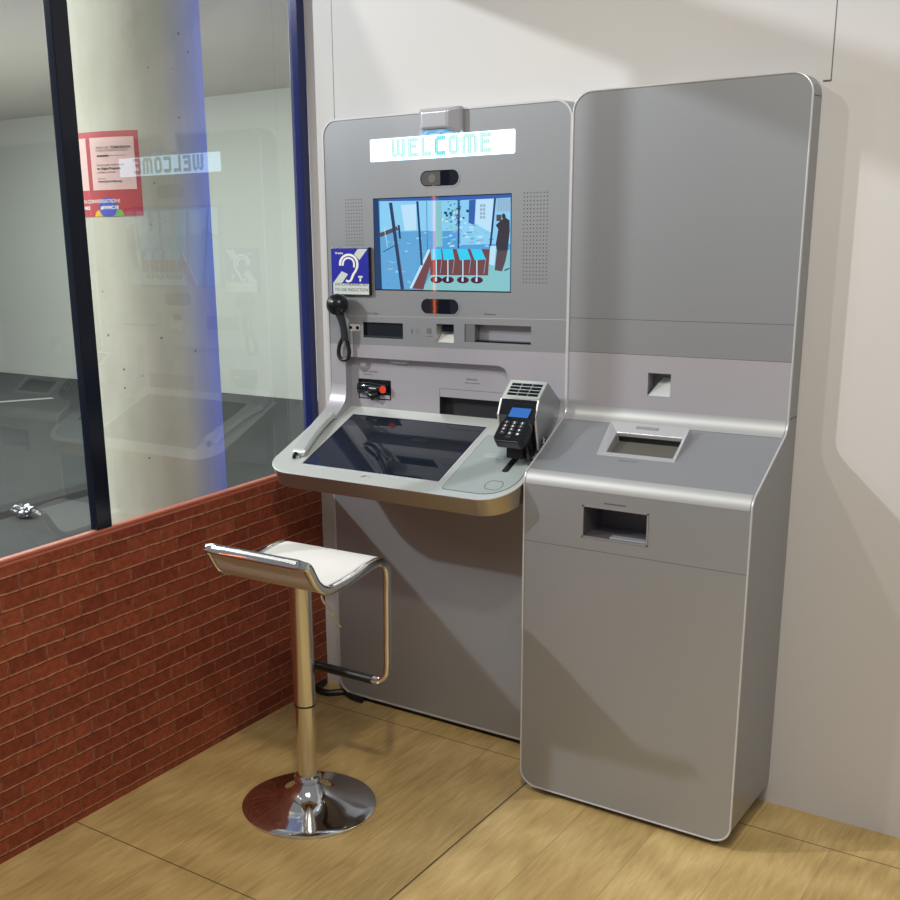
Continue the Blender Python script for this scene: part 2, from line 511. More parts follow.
# salmon coping: ledge with a small lip moulding
prof = [(XG + 0.0015, 0.8002), (XG + 0.0015, 0.8062), (XG - 0.003, 0.8066), (XG - 0.003, 0.8095), (XG + 0.0005, 0.8100), (XG + 0.0002, 0.8150), (XG - 0.003, 0.8165), (-0.972, 0.8165), (-0.972, 0.8002)]
struct(MB().prism([(x, -6.4, z) for x, z in prof], (0, 6.3995, 0)).build('trim_1', CAPM))
# posts of the partition
struct(MB().box(-0.980, -0.952, -1.008, -0.952, 0.8165, 2.47).build('trim_2', POSTM, bevel=0.003))
struct(MB().box(-0.990, -0.9512, -0.037, -0.0008, 0.8165, 2.47).build('trim_3', POST_BLUE_LIT, bevel=0.003))
struct(MB().box(-0.980, -0.952, -2.60, -2.525, 0.8165, 2.47).build('trim_4', POSTM, bevel=0.003))
struct(MB().box(-1.0, -0.952, -6.4, -0.0008, 2.47, 2.62).build('trim_5', POSTM, bevel=0.003))
# panes (single sheet glass)
for i, (a, b) in enumerate(((-0.952, -0.037), (-2.525, -1.008), (-6.39, -2.60))):
    w = MB().quad((-0.965, a, 0.8165), (-0.965, b, 0.8165), (-0.965, b, 2.47), (-0.965, a, 2.47))
    struct(w.build('window_%d' % (i + 1), GLASS, recalc=False))
# small joint bracket on the wall by the cabinet corner
struct(MB().box(0.6105, 0.629, -0.0022, -0.0002, 1.9095, 1.9125).build('trim_6', GROOVE))

# ================================================================== COLUMN + POSTER
CC = (-1.9107, 0.1656); CR = 0.2644
colm = MB().lathe([(CR, 0.0), (CR, 2.66)], CC, 96).build('concrete_column', CONC)
tag(colm, 'round bare concrete column with small pits standing behind the glass partition', 'column')


def cyl(th, z, d=0.002):
    t = math.radians(th)
    return (CC[0] + (CR + d) * math.cos(t), CC[1] + (CR + d) * math.sin(t), z)


def cylpatch(t0, t1, z0, z1, d, n=24, mb=None, mi=0):
    mb = mb or MB()
    v = []
    for k in range(n + 1):
        t = t0 + (t1 - t0) * k / n
        v += [cyl(t, z0, d), cyl(t, z1, d)]
    return mb.add(v, [(2 * k, 2 * k + 2, 2 * k + 3, 2 * k + 1) for k in range(n)], mi)


poster = thing('poster', 'red poster with pale text panels wrapped on the concrete column behind glass', 'poster', cyl(-80, 1.65))
cylpatch(-128, -42.5, 1.6545, 1.9475, 0.002, 40).build('sheet', REDP, poster)
cylpatch(-82.5, -46.0, 1.7465, 1.927, 0.003).build('text_panel', PINKP, poster, label='pale pink panel with dark lines of text')
cylpatch(-126, -86.5, 1.7465, 1.927, 0.003).build('text_panel', PINKP, poster, label='pale pink panel cut off by the post')
DEG = 180 / (PI * CR)


def ctext(body, size, th0, z, d=0.0045, offset=0.0):
    return textmesh(body, size, lambda x, y: cyl(th0 + x * DEG, z + y, d), offset)


tx = MB()
merge_mb(tx, ctext('YOUR LIFE', 0.011, -77, 1.888), 0)
merge_mb(tx, ctext('IS OUR STORY', 0.009, -77, 1.879), 0)
merge_mb(tx, ctext('TOMORROW', 0.012, -64.5, 1.888, offset=0.0004), 0)
merge_mb(tx, ctext('BEGINS TODAY', 0.009, -64.5, 1.879), 0)
cylpatch(-76.5, -66.5, 1.861, 1.867, 0.0042, 6, tx)
cylpatch(-66.5, -52.5, 1.8635, 1.8645, 0.0042, 8, tx)
merge_mb(tx, ctext('Explore your relationship', 0.010, -77, 1.830), 0)
merge_mb(tx, ctext('for Digital Programs', 0.011, -77, 1.817, offset=0.0004), 0)
merge_mb(tx, ctext('and learn content', 0.010, -77, 1.805), 0)
merge_mb(tx, ctext('Join us at', 0.008, -77, 1.784), 0)
merge_mb(tx, ctext('www.tomorrow.org', 0.011, -77, 1.773, offset=0.0003), 0)
tx.build('printed_text', INK, poster, recalc=False)
tx = MB()
merge_mb(tx, ctext("LET'S IN CONVERSATION!", 0.0175, -104, 1.702, offset=0.0004), 0)
merge_mb(tx, ctext('BANKS', 0.016, -98, 1.680, offset=0.0008), 0)
merge_mb(tx, ctext('#IWMC18', 0.016, -76.5, 1.680, offset=0.0008), 0)
tx.build('heading_text', WHITEL, poster, recalc=False)
bal = MB()
for (t0, z0, r, mi, dd) in ((-70.5, 1.685, 0.036, 0, 0.0034), (-78, 1.655, 0.022, 1, 0.0030), (-62.5, 1.655, 0.024, 2, 0.0030)):
    pts = []
    for k in range(28):
        a = 2 * PI * k / 28
        z = max(1.6546, z0 + r * math.sin(a)); pts.append(cyl(t0 + r * math.cos(a) * DEG, z, dd))
    c0 = cyl(t0, max(z0, 1.6547), dd)
    bal.add([c0] + pts, [(0, 1 + k, 1 + (k + 1) % 28) for k in range(28)], mi)
bal.build('balloon_print', [mat('print_blue', (0.06, 0.09, 0.55), 0.5), mat('print_yellow', (0.85, 0.55, 0.02), 0.5), mat('print_green', (0.22, 0.5, 0.12), 0.5)], poster, recalc=False)

# outside floor objects
tag(MB().prism([(-4.16, -2.0, 0.001), (-4.12, -2.0, 0.03), (-3.98, -2.0, 0.03), (-3.94, -2.0, 0.001)], (0, 3.65, 0)).build('cable_cover', mat('matte_black', (0.01, 0.01, 0.012), 0.7)),
    'flat black cable cover strip lying on the grey carpet outside the glass', 'cable cover')
random.seed(4)
fo = MB(); bmx = bmesh.new(); bmesh.ops.create_icosphere(bmx, subdivisions=3, radius=1)
vs = [Vector(v.co) for v in bmx.verts]; fs = [[v.index for v in f.verts] for f in bmx.faces]; bmx.free()
vv = []
for v in vs:
    k = 0.55 + 0.45 * random.random()
    vv.append((-3.86 + v.x * 0.085 * k, 0.93 + v.y * 0.065 * k, 0.045 + max(-0.044, v.z * 0.045 * k)))
fo.add(vv, fs)
tag(fo.build('crumpled_foil', mat('foil', (0.45, 0.46, 0.48), 0.30, 1.0)), 'crumpled piece of silver foil on the carpet beside the cable cover', 'foil')
# pale scraps of tape on carpet
tag(MB().prism([(-8.05, 2.95, 0.001), (-7.98, 2.95, 0.001), (-7.25, 3.95, 0.001), (-7.32, 3.98, 0.001)], (0, 0, 0.003)).build('tape_strip', mat('tape', (0.45, 0.47, 0.47), 0.5)),
    'long pale strip of tape stuck on the grey carpet near far wall', 'tape')
# orange light tube in the hall, seen mirrored in the screen
tb = MB().tube([(-2.31, -3.05, 0.93), (-2.31, -3.05, 1.2), (-2.31, -3.05, 1.5), (-2.31, -3.05, 1.78)], 0.005, 10)
tag(tb.build('light_tube', emis('orange_tube', (1.0, 0.16, 0.03), 22)), 'thin upright orange light tube seen as a reflection in the screen', 'light tube')
tag(MB().box(-2.36, -2.26, -3.10, -3.0, 0.0, 0.93).build('lamp_stand', BLACKP), 'black stand carrying the orange light tube in the hall', 'stand')

# ================================================================== TELLER MACHINE (left)
YU = -0.073
TM = thing('teller_machine', 'tall grey video teller machine with glowing WELCOME sign and blue video screen', 'teller machine', (-0.42, -0.04, 0))


def face_poly(pts, y):
    return [(x, y, z) for x, z in pts]


outl = rrect(-0.840, -0.0012, 0.022, 1.9165, 0.05, 10)
body = MB().prism(face_poly(outl, -0.0005), (0, YU + 0.0005, 0)).build('body', [SILVER, DARK, GREYCAV, LAV], TM)


def bx(x0, x1, z0, z1, depth, mi=0, y=YU):
    return MB().box(x0, x1, y - 0.02, y + depth, z0, z1)


rec = rrect(-0.776, -0.187, 0.99, 1.1965, 0.02, 6, (0, 0, 0.035, 0.015))
cutters = [
    (MB().prism(face_poly(rec, YU - 0.02), (0, 0.050, 0)), [LAV]),
    (bx(-0.703, -0.553, 1.2605, 1.3085, 0.05), [DARK]),
    (bx(-0.334, -0.115, 1.262, 1.314, 0.045), [GREYCAV]),
    (bx(-0.432, -0.371, 1.256, 1.3115, 0.035), [mat('notch_metal', (0.55, 0.55, 0.56), 0.3, 0.6)]),
    (MB().box(-0.749, -0.622, YU, -0.018, 1.060, 1.124), [DARK]),
    (MB().box(-0.441, -0.212, YU, -0.012, 1.030, 1.112), [DARK]),
    (bx(-0.655, -0.181, 1.407, 1.681, 0.006), [BLACKG]),
]
cut(body, cutters)
# lilac band (own painted plate, 1 mm proud)
band = MB().prism(face_poly([(-0.8385, 0.930), (-0.0025, 0.930), (-0.0025, 1.2435), (-0.8385, 1.2355)], YU - 0.0008), (0, 0.0006, 0)).build('lower_fascia', LAV, TM)
cut(band, [(MB().prism(face_poly(rec, YU - 0.02), (0, 0.050, 0)), [LAV])])
# edge trim all round


def ring(outer, inner, y, depth):
    mb = MB(); n = len(outer)
    v = [(x, y, z) for x, z in outer] + [(x, y, z) for x, z in inner] + [(x, y + depth, z) for x, z in outer] + [(x, y + depth, z) for x, z in inner]
    f = []
    for i in range(n):
        j = (i + 1) % n
        f += [(i, j, n + j, n + i), (i, 2 * n + i, 2 * n + j, j), (n + i, n + j, 3 * n + j, 3 * n + i)]
    return mb.add(v, f)


ring(rrect(-0.8415, -0.0003, 0.0205, 1.918, 0.0515, 10), rrect(-0.8362, -0.0053, 0.0258, 1.9127, 0.0462, 10), YU - 0.0025, 0.0024).build('edge_trim', RIMM, TM)
# seam above the slot row
sm_ = MB(); sm_.add([(-0.8375, YU - 0.0003, 1.3245), (-0.004, YU - 0.0003, 1.3355), (-0.004, YU - 0.0003, 1.3367), (-0.8375, YU - 0.0003, 1.3257)], [(0, 1, 2, 3)])
sm_.build('seam', mat('seam_light', (0.50, 0.50, 0.52), 0.4), TM, recalc=False)
# WELCOME display
disp = MB().prism(face_poly(rrect(-0.6605, -0.1725, 1.787, 1.8505, 0.004, 4), YU - 0.0012), (0, 0.002, 0)).build('led_display', emis('display_white', (0.52, 0.80, 1.0), 3.8), TM, label='glowing white display strip reading WELCOME')
G = {
 'W': ["11011011"] * 7 + ["11111111", "01100110"],
 'E': ["111111", "111111", "110000", "111110", "111110", "110000", "110000", "111111", "111111"],
 'L': ["110000"] * 7 + ["111111", "111111"],
 'C': ["011111", "111111", "110000", "110000", "110000", "110000", "110000", "111111", "011111"],
 'O': ["011110", "111111", "110011", "110011", "110011", "110011", "110011", "111111", "011110"],
 'M': ["01111110", "11111111"] + ["11011011"] * 7,
}
px_, pz_ = 0.0061, 0.0059
mb = MB(); cx = -0.5800
for wi, ch in enumerate('WELCOME'):
    g = G[ch]
    for r_i, row in enumerate(g):
        for c_i, b_ in enumerate(row):
            if b_ == '1':
                x = cx + c_i * px_; z = 1.8440 - r_i * pz_
                h = 0.00290
                mb.quad((x - h, YU - 0.0018, z - h), (x + h, YU - 0.0018, z - h), (x + h, YU - 0.0018, z + h), (x - h, YU - 0.0018, z + h), 1 if wi == 3 else 0)
    cx += (len(g[0]) + 1.55) * px_
mb.build('display_letters', [emis('dot_pale', (0.44, 0.68, 0.62), 1.2), emis('dot_teal', (0.14, 0.56, 0.60), 1.25)], disp, recalc=False, label='WELCOME in pale teal dots')


def pill(x0, x1, z0, z1, name, split=False, label=None):
    r = (z1 - z0) / 2 - 0.0001
    o = MB().prism(face_poly(rrect(x0, x1, z0, z1, r, 10), YU - 0.0006), (0, 0.003, 0)).build(name, BLACKG, TM, label=label)
    ring(rrect(x0 - 0.004, x1 + 0.004, z0 - 0.004, z1 + 0.004, r + 0.004, 10), rrect(x0, x1, z0, z1, r, 10), YU - 0.0012, 0.002).build('bezel', SILVER, o)
    if split:
        xm = x0 + (x1 - x0) * 0.52
        MB().prism(face_poly(rrect(x0 + 0.003, xm, z0 + 0.003, z1 - 0.003, 0.02, 8, (0.018, 0, 0, 0.018)), YU - 0.0009), (0, 0.0002, 0)).build('lens_cover', mat('grey_lens', (0.09, 0.095, 0.10), 0.2), o)
        cc = ((x0 + xm) / 2 + 0.006, (z0 + z1) / 2)
        MB().prism([(cc[0] + 0.012 * math.cos(a * PI / 10), YU - 0.0013, cc[1] + 0.012 * math.sin(a * PI / 10)) for a in range(20)], (0, 0.0003, 0)).build('lens', mat('lens_grey', (0.16, 0.16, 0.17), 0.15), o)
    return o


pill(-0.483, -0.352, 1.709, 1.753, 'camera_window', True, 'black oval camera window above the screen')
pill(-0.485, -0.354, 1.341, 1.385, 'sensor_window', False, 'black oval sensor window below the screen')

# video screen: flat picture on the display
scr = MB().box(-0.655, -0.181, YU + 0.0015, YU + 0.0055, 1.407, 1.681).build('video_screen', SCREENG, TM, label='large screen showing a blue video of stools and a person')
SX0, SX1, SZ0, SZ1 = -0.652, -0.184, 1.411, 1.678
PW = {
 'bg': emis('vid_bg', (0.09, 0.36, 0.72), 1.0), 'pale': emis('vid_pale', (0.26, 0.62, 0.90), 1.0), 'white': emis('vid_white', (0.50, 0.76, 0.95), 1.0),
 'floor': emis('vid_floor', (0.12, 0.38, 0.68), 1.0), 'dark': emis('vid_dark', (0.02, 0.05, 0.14), 1.0), 'navy': emis('vid_navy', (0.04, 0.12, 0.42), 1.0),
 'brick': emis('vid_brick', (0.17, 0.065, 0.07), 1.0), 'seat': emis('vid_seat', (0.04, 0.62, 0.90), 1.0), 'mint': emis('vid_mint', (0.24, 0.55, 0.58), 1.0),
 'maroon': emis('vid_maroon', (0.07, 0.02, 0.04), 1.0), 'person': emis('vid_person', (0.045, 0.040, 0.055), 1.0), 'legs': emis('vid_legs', (0.10, 0.07, 0.09), 1.0),
 'plant': emis('vid_plant', (0.05, 0.30, 0.45), 1.0), 'grey': emis('vid_grey', (0.30, 0.45, 0.60), 1.0), 'orange': emis('vid_orange', (1.0, 0.22, 0.08), 1.2),
}
keys = list(PW); vid = MB()
lay = [0]


def vp(pts, key):
    """pts in picture units measured on a 900x652 view of the display"""
    lay[0] += 1
    d = 0.0004 + lay[0] * 0.000012
    out = []
    for (a, b) in pts:
        u = (a - 22) / (882 - 22); top = 55 - 30 * u; bot = 625 + 8 * u
        v = (bot - b) / (bot - top)
        u = min(1, max(0, u)); v = min(1, max(0, v))
        out.append((SX0 + u * (SX1 - SX0), YU + 0.0015 - d, SZ0 + v * (SZ1 - SZ0)))
    vid.add(out, [list(range(len(out)))], keys.index(key))


def vr(a0, b0, a1, b1, key): vp([(a0, b0), (a1, b0), (a1, b1), (a0, b1)], key)
def vl(a0, b0, a1, b1, w, key):
    d = Vector((b1 - b0, a0 - a1)).normalized() * w / 2
    vp([(a0 - d.x, b0 - d.y), (a0 + d.x, b0 + d.y), (a1 + d.x, b1 + d.y), (a1 - d.x, b1 - d.y)], key)


vr(0, 0, 900, 660, 'bg')
vr(0, 0, 900, 66, 'navy')
vp([(60, 66), (560, 60), (560, 250), (60, 260)], 'pale')
vp([(0, 260), (390, 250), (390, 660), (0, 660)], 'floor')
vp([(200, 90), (300, 85), (300, 245), (225, 250)], 'white')
vp([(580, 60), (880, 45), (880, 330), (580, 340)], 'pale')
random.seed(9)
for k in range(60):
    a = random.uniform(90, 390); b = random.uniform(240, 600); w = random.uniform(10, 40); h = random.uniform(4, 14)
    vp([(a, b), (a + w, b + 2), (a + w - 6, b + h), (a - 4, b + h)], random.choice(['pale', 'bg', 'grey', 'bg', 'floor']))
for k in range(70):
    a = random.gauss(525, 38); b = random.gauss(135, 42)
    w = random.uniform(6, 20)
    vp([(a, b), (a + w, b + 3), (a + w * 0.6, b + w), (a - 3, b + w * 0.7)], random.choice(['plant', 'dark', 'white', 'plant', 'mint']))
for k in range(50):
    a = random.uniform(470, 760); b = random.uniform(215, 345); w = random.uniform(10, 36)
    vp([(a, b), (a + w, b - 3), (a + w, b + 7), (a - 4, b + 10)], random.choice(['pale', 'mint', 'white', 'bg', 'grey']))
vp([(430, 66), (465, 64), (470, 350), (425, 352)], 'mint')
vp([(636, 60), (676, 56), (668, 215), (632, 200)], 'navy')
vp([(680, 55), (782, 52), (770, 262), (672, 205)], 'white')
for k in range(4):
    for j in range(2):
        vr(702 + j * 18, 85 + k * 24, 716 + j * 18, 103 + k * 24, 'grey')
vr(800, 50, 882, 130, 'grey')
for k in range(5): vl(805 + 16 * k, 50, 803 + 16 * k, 130, 3, 'pale')
vr(800, 150, 830, 190, 'legs')
vl(60, 280, 180, 235, 26, 'legs'); vl(80, 385, 160, 345, 5, 'dark')
vp([(180, 215), (195, 215), (202, 300), (190, 302)], 'dark')
vl(90, 230, 110, 355, 4, 'white')
# brick counter, left wall of booth
vp([(262, 618), (382, 365), (392, 365), (392, 470), (345, 625)], 'brick')
vl(262, 618, 388, 368, 16, 'white')
vp([(390, 365), (762, 365), (752, 532), (390, 532)], 'brick')
vp([(345, 625), (392, 532), (752, 532), (762, 360), (900, 370), (900, 660), (340, 660)], 'mint')
vl(135, 75, 205, 625, 20, 'dark'); vl(145, 75, 216, 625, 5, 'legs')
vl(312, 66, 337, 470, 14, 'dark'); vl(574, 60, 570, 362, 9, 'dark'); vl(792, 48, 764, 362, 12, 'dark'); vl(372, 66, 374, 370, 4, 'navy')
vp([(22, 20), (55, 20), (68, 630), (22, 630)], 'dark')
# four stools in the picture
for (tx0, s_) in ((395, 0), (468, 6), (560, 16), (645, 22)):
    base = tx0 + 35 + s_ * 0.2
    for k in range(1):
        pts = [(base + 38 * math.cos(a * PI / 8), 562 + 22 * math.sin(a * PI / 8)) for a in range(16)]
        vp(pts, 'maroon')
    vl(base, 425, base, 562, 7, 'white'); vl(tx0 + s_ + 72, 425, tx0 + s_ + 60, 520, 3, 'grey')
    vp([(tx0, 365), (tx0 + 66, 365), (tx0 + 72 + s_, 430), (tx0 + 4 + s_, 436)], 'seat')
    vr(base - 8, 548, base + 4, 572, 'white')
# person at the right edge
vp([(765, 345), (800, 345), (790, 470), (760, 460)], 'white')
vp([(822, 190), (850, 165), (878, 185), (880, 250), (868, 375), (806, 378), (798, 330), (812, 240), (797, 215)], 'person')
vp([(804, 376), (868, 373), (856, 440), (836, 505), (792, 498)], 'legs')
vp([(832, 150), (842, 142), (852, 148), (856, 165), (846, 178), (834, 172)], 'person')
vl(850, 500, 880, 485, 8, 'dark')
vid.build('picture', [PW[k] for k in keys], scr, recalc=False, label='blue-tinted video picture')

# speaker grilles: punched dots


def grille(x0, z1, nc, nr, pitch, pz):
    mb = MB()
    for i in range(nc):
        for j in range(nr):
            cx, cz = x0 + i * pitch, z1 - j * pz
            mb.add([(cx + 0.0019 * math.cos(a * PI / 3), YU - 0.0003, cz + 0.0019 * math.sin(a * PI / 3)) for a in range(6)], [tuple(range(6))])
    return mb.build('speaker_grille', mat('hole_dark', (0.05, 0.05, 0.06), 0.7), TM, recalc=False, label='panel of small punched speaker holes')


grille(-0.758, 1.680, 7, 14, 0.0100, 0.0104)
grille(-0.142, 1.680, 8, 24, 0.0102, 0.0106)

# slot row details
mb = MB().box(-0.700, -0.556, YU + 0.010, YU + 0.012, 1.264, 1.305).build('reader_window', BLACKG, TM)
MB().box(-0.700, -0.556, YU + 0.001, YU + 0.010, 1.2615, 1.2665).build('reader_lip', DARK, TM)
MB().box(-0.331, -0.300, YU + 0.001, YU + 0.044, 1.2625, 1.3135).build('cash_slot_frame', mat('shutter_side', (0.15, 0.15, 0.16), 0.4), TM)
MB().box(-0.300, -0.116, YU + 0.030, YU + 0.044, 1.2625, 1.3135).build('cash_shutter', mat('shutter', (0.36, 0.36, 0.42), 0.35, 0.3), TM, label='grey shutter inside the slot')
MB().box(-0.331, -0.116, YU + 0.004, YU + 0.032, 1.2622, 1.267).build('cash_tray', BLACKP, TM)
# small lit notch with sloping tongue
MB().prism([(-0.430, YU + 0.002, 1.2565), (-0.430, YU + 0.033, 1.2565), (-0.430, YU + 0.033, 1.285)], (0.0575, 0, 0)).build('notch_tongue', mat('notch_white', (0.85, 0.85, 0.85), 0.25, 0.3), TM)
MB().box(-0.420, -0.380, YU + 0.012, YU + 0.022, 1.288, 1.308).build('barcode_glass', BLACKG, TM)
# little signs and screws
ICON = mat('icon_grey', (0.14, 0.14, 0.15), 0.6)
MB().box(-0.522, -0.517, YU - 0.0006, YU, 1.279, 1.292).build('headphone_icon', ICON, TM)
MB().box(-0.466, -0.450, YU - 0.0006, YU, 1.281, 1.297).build('barcode_icon', ICON, TM)
MB().box(-0.470, -0.446, YU - 0.0006, YU, 1.272, 1.2735).build('icon_underline', ICON, TM)
mb = MB()
for k in range(12):
    a0 = k * PI / 6; a1 = (k + 1) * PI / 6; c = (-0.499, 1.286)
    mb.quad(*[(c[0] + r * math.cos(a), YU - 0.0005, c[1] + r * math.sin(a)) for r, a in ((0.006, a0), (0.006, a1), (0.0048, a1), (0.0048, a0))])
mb.build('ring_icon', ICON, TM, recalc=False)
pl = MB().prism(face_poly(rrect(-0.755, -0.716, 1.279, 1.300, 0.005, 4), YU - 0.001), (0, 0.001, 0)).build('jack_plate', mat('plate_white', (0.62, 0.60, 0.64), 0.4), TM)
for c in (-0.751, -0.724):
    MB().prism([(c + 0.0055 * math.cos(a * PI / 8), YU - 0.0035, 1.290 + 0.0055 * math.sin(a * PI / 8)) for a in range(16)], (0, 0.0024, 0)).build('jack_socket', BLACKP, pl)
tf = lambda x0, z0, y=YU - 0.0004: (lambda x, y_: (x0 + x, y, z0 + y_))
for (t, s, x, z, y) in (('Your receipt', 0.0085, -0.688, 1.334, YU), ('Statements', 0.0085, -0.268, 1.3425, YU), ('Insert card here', 0.0095, -0.733, 1.146, -0.043), ('and withdraw', 0.0065, -0.728, 1.137, -0.043),
                        ('Banknotes', 0.009, -0.345, 1.143, -0.043), ('deposit & withdrawal', 0.006, -0.35, 1.133, -0.043)):
    textmesh(t, s, tf(x, z, y - 0.0004)).build('printed_text', INK, TM, recalc=False)
# bright line under statements text
# recess contents
cr_ = MB(); cr_.box(-0.745, -0.625, -0.040, -0.020, 1.062, 1.122)
reader = cr_.build('card_slot', BLACKP, TM)
MB().box(-0.744, -0.626, -0.0445, -0.040, 1.064, 1.076).build('lower_lip', LAV, reader)
mbk = MB().tube([(-0.740, -0.052, 1.094), (-0.70, -0.055, 1.098), (-0.66, -0.052, 1.097), (-0.632, -0.050, 1.097)], [0.019, 0.018, 0.014, 0.013], 14, rx=0.012)
mbk.build('card_mouth', BLACKG, reader)
MB().tube([(-0.70, -0.052, 1.078), (-0.682, -0.060, 1.072), (-0.664, -0.052, 1.078)], [0.012, 0.014, 0.012], 12).build('thumb_rest', BLACKP, reader)
MB().prism([(-0.640 + 0.011 * math.cos(a * PI / 10), -0.0655, 1.097 + 0.012 * math.sin(a * PI / 10)) for a in range(20)], (0, 0.004, 0)).build('red_light', emis('reader_red', (0.9, 0.07, 0.03), 0.75), reader, label='red light at the card mouth')
MB().box(-0.690, -0.664, -0.0685, -0.066, 1.098, 1.101).build('indicator', mat('ind_white', (0.8, 0.7, 0.7), 0.4), reader)
MB().box(-0.440, -0.213, -0.0425, -0.034, 1.086, 1.111).build('flap', LAV, TM, label='lilac flap over the black slot')
MB().prism([(-0.622, -0.0435, 1.194), (-0.545, -0.0435, 1.194), (-0.555, -0.0435, 1.182), (-0.612, -0.0435, 1.182)], (0, -0.012, 0)).build('work_light', mat('tab_green', (0.50, 0.56, 0.54), 0.3, 0.4), TM)

# ---- desk shelf
SA = math.radians(22.085)
DP0 = Vector((0, -0.435, 0.875)); DS = Vector((0, math.cos(SA), math.sin(SA))); DN = Vector((0, -math.sin(SA), math.cos(SA)))


def dk(x, v, h=0.0): return tuple(DP0 + Vector((x, 0, 0)) + DS * v + DN * h)


V0 = 0.0235
out = []
out += [(-0.856 + 0.090 - 0.090 * math.cos(t * PI / 20), V0 + 0.080 - 0.080 * math.sin(t * PI / 20)) for t in range(0, 11)]
out += [(-0.006 - 0.10 + 0.10 * math.sin(t * PI / 20), V0 + 0.10 - 0.10 * math.cos(t * PI / 20)) for t in range(0, 11)]
out += [(-0.006, 0.398), (-0.187, 0.398), (-0.187, 0.420), (-0.776, 0.420), (-0.776, 0.398), (-0.850, 0.398)]
desk = MB().prism([dk(x, v, -0.056) for x, v in out], tuple(DN * 0.0535), 1, True, 1).build('desk', [DESKM, DESKSIDE], TM)
ds2 = MB().prism([dk(x, v, -0.0024) for x, v in out], tuple(DN * 0.0024), 0, True, 0)
dtop = ds2.build('desk_top', [DESKM], TM, label='pale silver desk top plate')
for o_, d_ in ((dtop, 0.004),):
    cut(o_, [(MB().prism([dk(x, v, 0.01) for x, v in [(-0.742, 0.076), (-0.244, 0.076), (-0.244, 0.376), (-0.742, 0.376)]], tuple(DN * -0.02)), [BLACKG])])
# bright rim along the front edge
rim = [(x, v) for x, v in out[:22]]
MB().tube([dk(x, v, -0.001) for x, v in rim], 0.0022, 8).build('desk_rim', RIMM, TM)
ts = MB().prism([dk(x, v, -0.0030) for x, v in [(-0.7415, 0.0765), (-0.2445, 0.0765), (-0.2445, 0.3755), (-0.7415, 0.3755)]], tuple(DN * 0.0020)).build('touch_screen', SCREENG, TM, label='dark glass touch screen set in the desk')
sc_in = [(-0.7385, 0.0795), (-0.2475, 0.0795), (-0.2475, 0.3725), (-0.7385, 0.3725)]; sc_out = [(-0.744, 0.074), (-0.242, 0.074), (-0.242, 0.378), (-0.744, 0.378)]
mb = MB()
v_ = [dk(x, v, 0.0012) for x, v in sc_out] + [dk(x, v, 0.0002) for x, v in sc_in] + [dk(x, v, -0.001) for x, v in sc_out]
mb.add(v_, [(i, (i + 1) % 4, 4 + (i + 1) % 4, 4 + i) for i in range(4)] + [(i, 8 + i, 8 + (i + 1) % 4, (i + 1) % 4) for i in range(4)])
mb.build('screen_bezel', RIMM, ts)
# right pad area on desk
pad = MB().prism([dk(x, v, -0.001) for x, v in rrect(-0.222, -0.020, 0.050, 0.330, 0.02, 6, (0.012, 0.085, 0.01, 0.01))], tuple(DN * 0.0022)).build('signature_pad', TEAL, TM)
MB().prism([dk(x, v, 0.0006) for x, v in rrect(-0.090, -0.070, 0.160, 0.262, 0.006, 4)], tuple(DN * 0.0012)).build('card_slot', BLACKP, pad)
MB().prism([dk(x, v, 0.0006) for x, v in rrect(-0.178, -0.112, 0.221, 0.228, 0.002, 3)], tuple(DN * 0.0020)).build('card_ledge', RIMM, pad)
MB().prism([dk(x, v, 0.0006) for x, v in rrect(-0.178, -0.112, 0.234, 0.238, 0.001, 3)], tuple(DN * 0.0020)).build('card_ledge', RIMM, pad)


def dring(a, b, h):
    mb = MB(); n = len(a)
    v = [dk(x, v, h) for x, v in a] + [dk(x, v, h) for x, v in b]
    return mb.add(v, [(i, (i + 1) % n, n + (i + 1) % n, n + i) for i in range(n)])


dring(rrect(-0.104, -0.052, 0.072, 0.116, 0.018, 6), rrect(-0.102, -0.054, 0.074, 0.114, 0.016, 6), 0.0015).build('finger_ring', GROOVE, pad, recalc=False)
dring(rrect(-0.224, -0.018, 0.048, 0.332, 0.02, 6, (0.013, 0.087, 0.01, 0.01)), rrect(-0.222, -0.020, 0.050, 0.330, 0.02, 6, (0.012, 0.085, 0.01, 0.01)), 0.0004).build('pad_groove', GROOVE, pad, recalc=False)
# small maker's mark on the front of desk
mb = MB()
for k in range(2):
    mb.prism([dk(-0.500 + 0.006 * k, 0.052 + 0.004 * k, 0.0002), dk(-0.495 + 0.006 * k, 0.052 + 0.004 * k, 0.0002), dk(-0.490 + 0.006 * k, 0.058 + 0.004 * k, 0.0002), dk(-0.495 + 0.006 * k, 0.058 + 0.004 * k, 0.0002)], tuple(DN * 0.0005))
mb.build('small_logo', INK, TM)
textmesh('ncr', 0.010, lambda x, y: dk(-0.477 + x, 0.054 + y, 0.0005)).build('printed_text', mat('faint_ink', (0.30, 0.30, 0.30), 0.5), TM, recalc=False)
# under-desk housing
MB().prism([(-0.80, -0.072, 0.80), (-0.80, -0.30, 0.868), (-0.80, -0.30, 0.885), (-0.80, -0.072, 0.97)], (0.76, 0, 0)).build('desk_bracket', SILVER, TM)
# flared side cheek left, where the fascia runs onto the desk
ch = MB()
pv = [(-0.0735, 1.110), (-0.0760, 1.075), (-0.086, 1.050), (-0.105, 1.032), (-0.130, 1.016), (-0.130, 1.000), (-0.0735, 1.000)]
ch.prism([(-0.838, y, z) for y, z in pv], (0.062, 0, 0), 0, True)
ch.build('cheek', LAV, TM)
pv2 = [(-0.0735, 1.105), (-0.078, 1.080), (-0.092, 1.055), (-0.115, 1.035), (-0.14, 1.015), (-0.0735, 1.0)]
MB().prism([(-0.187, y, z) for y, z in pv2], (0.183, 0, 0), 0, True).build('cheek', LAV, TM)

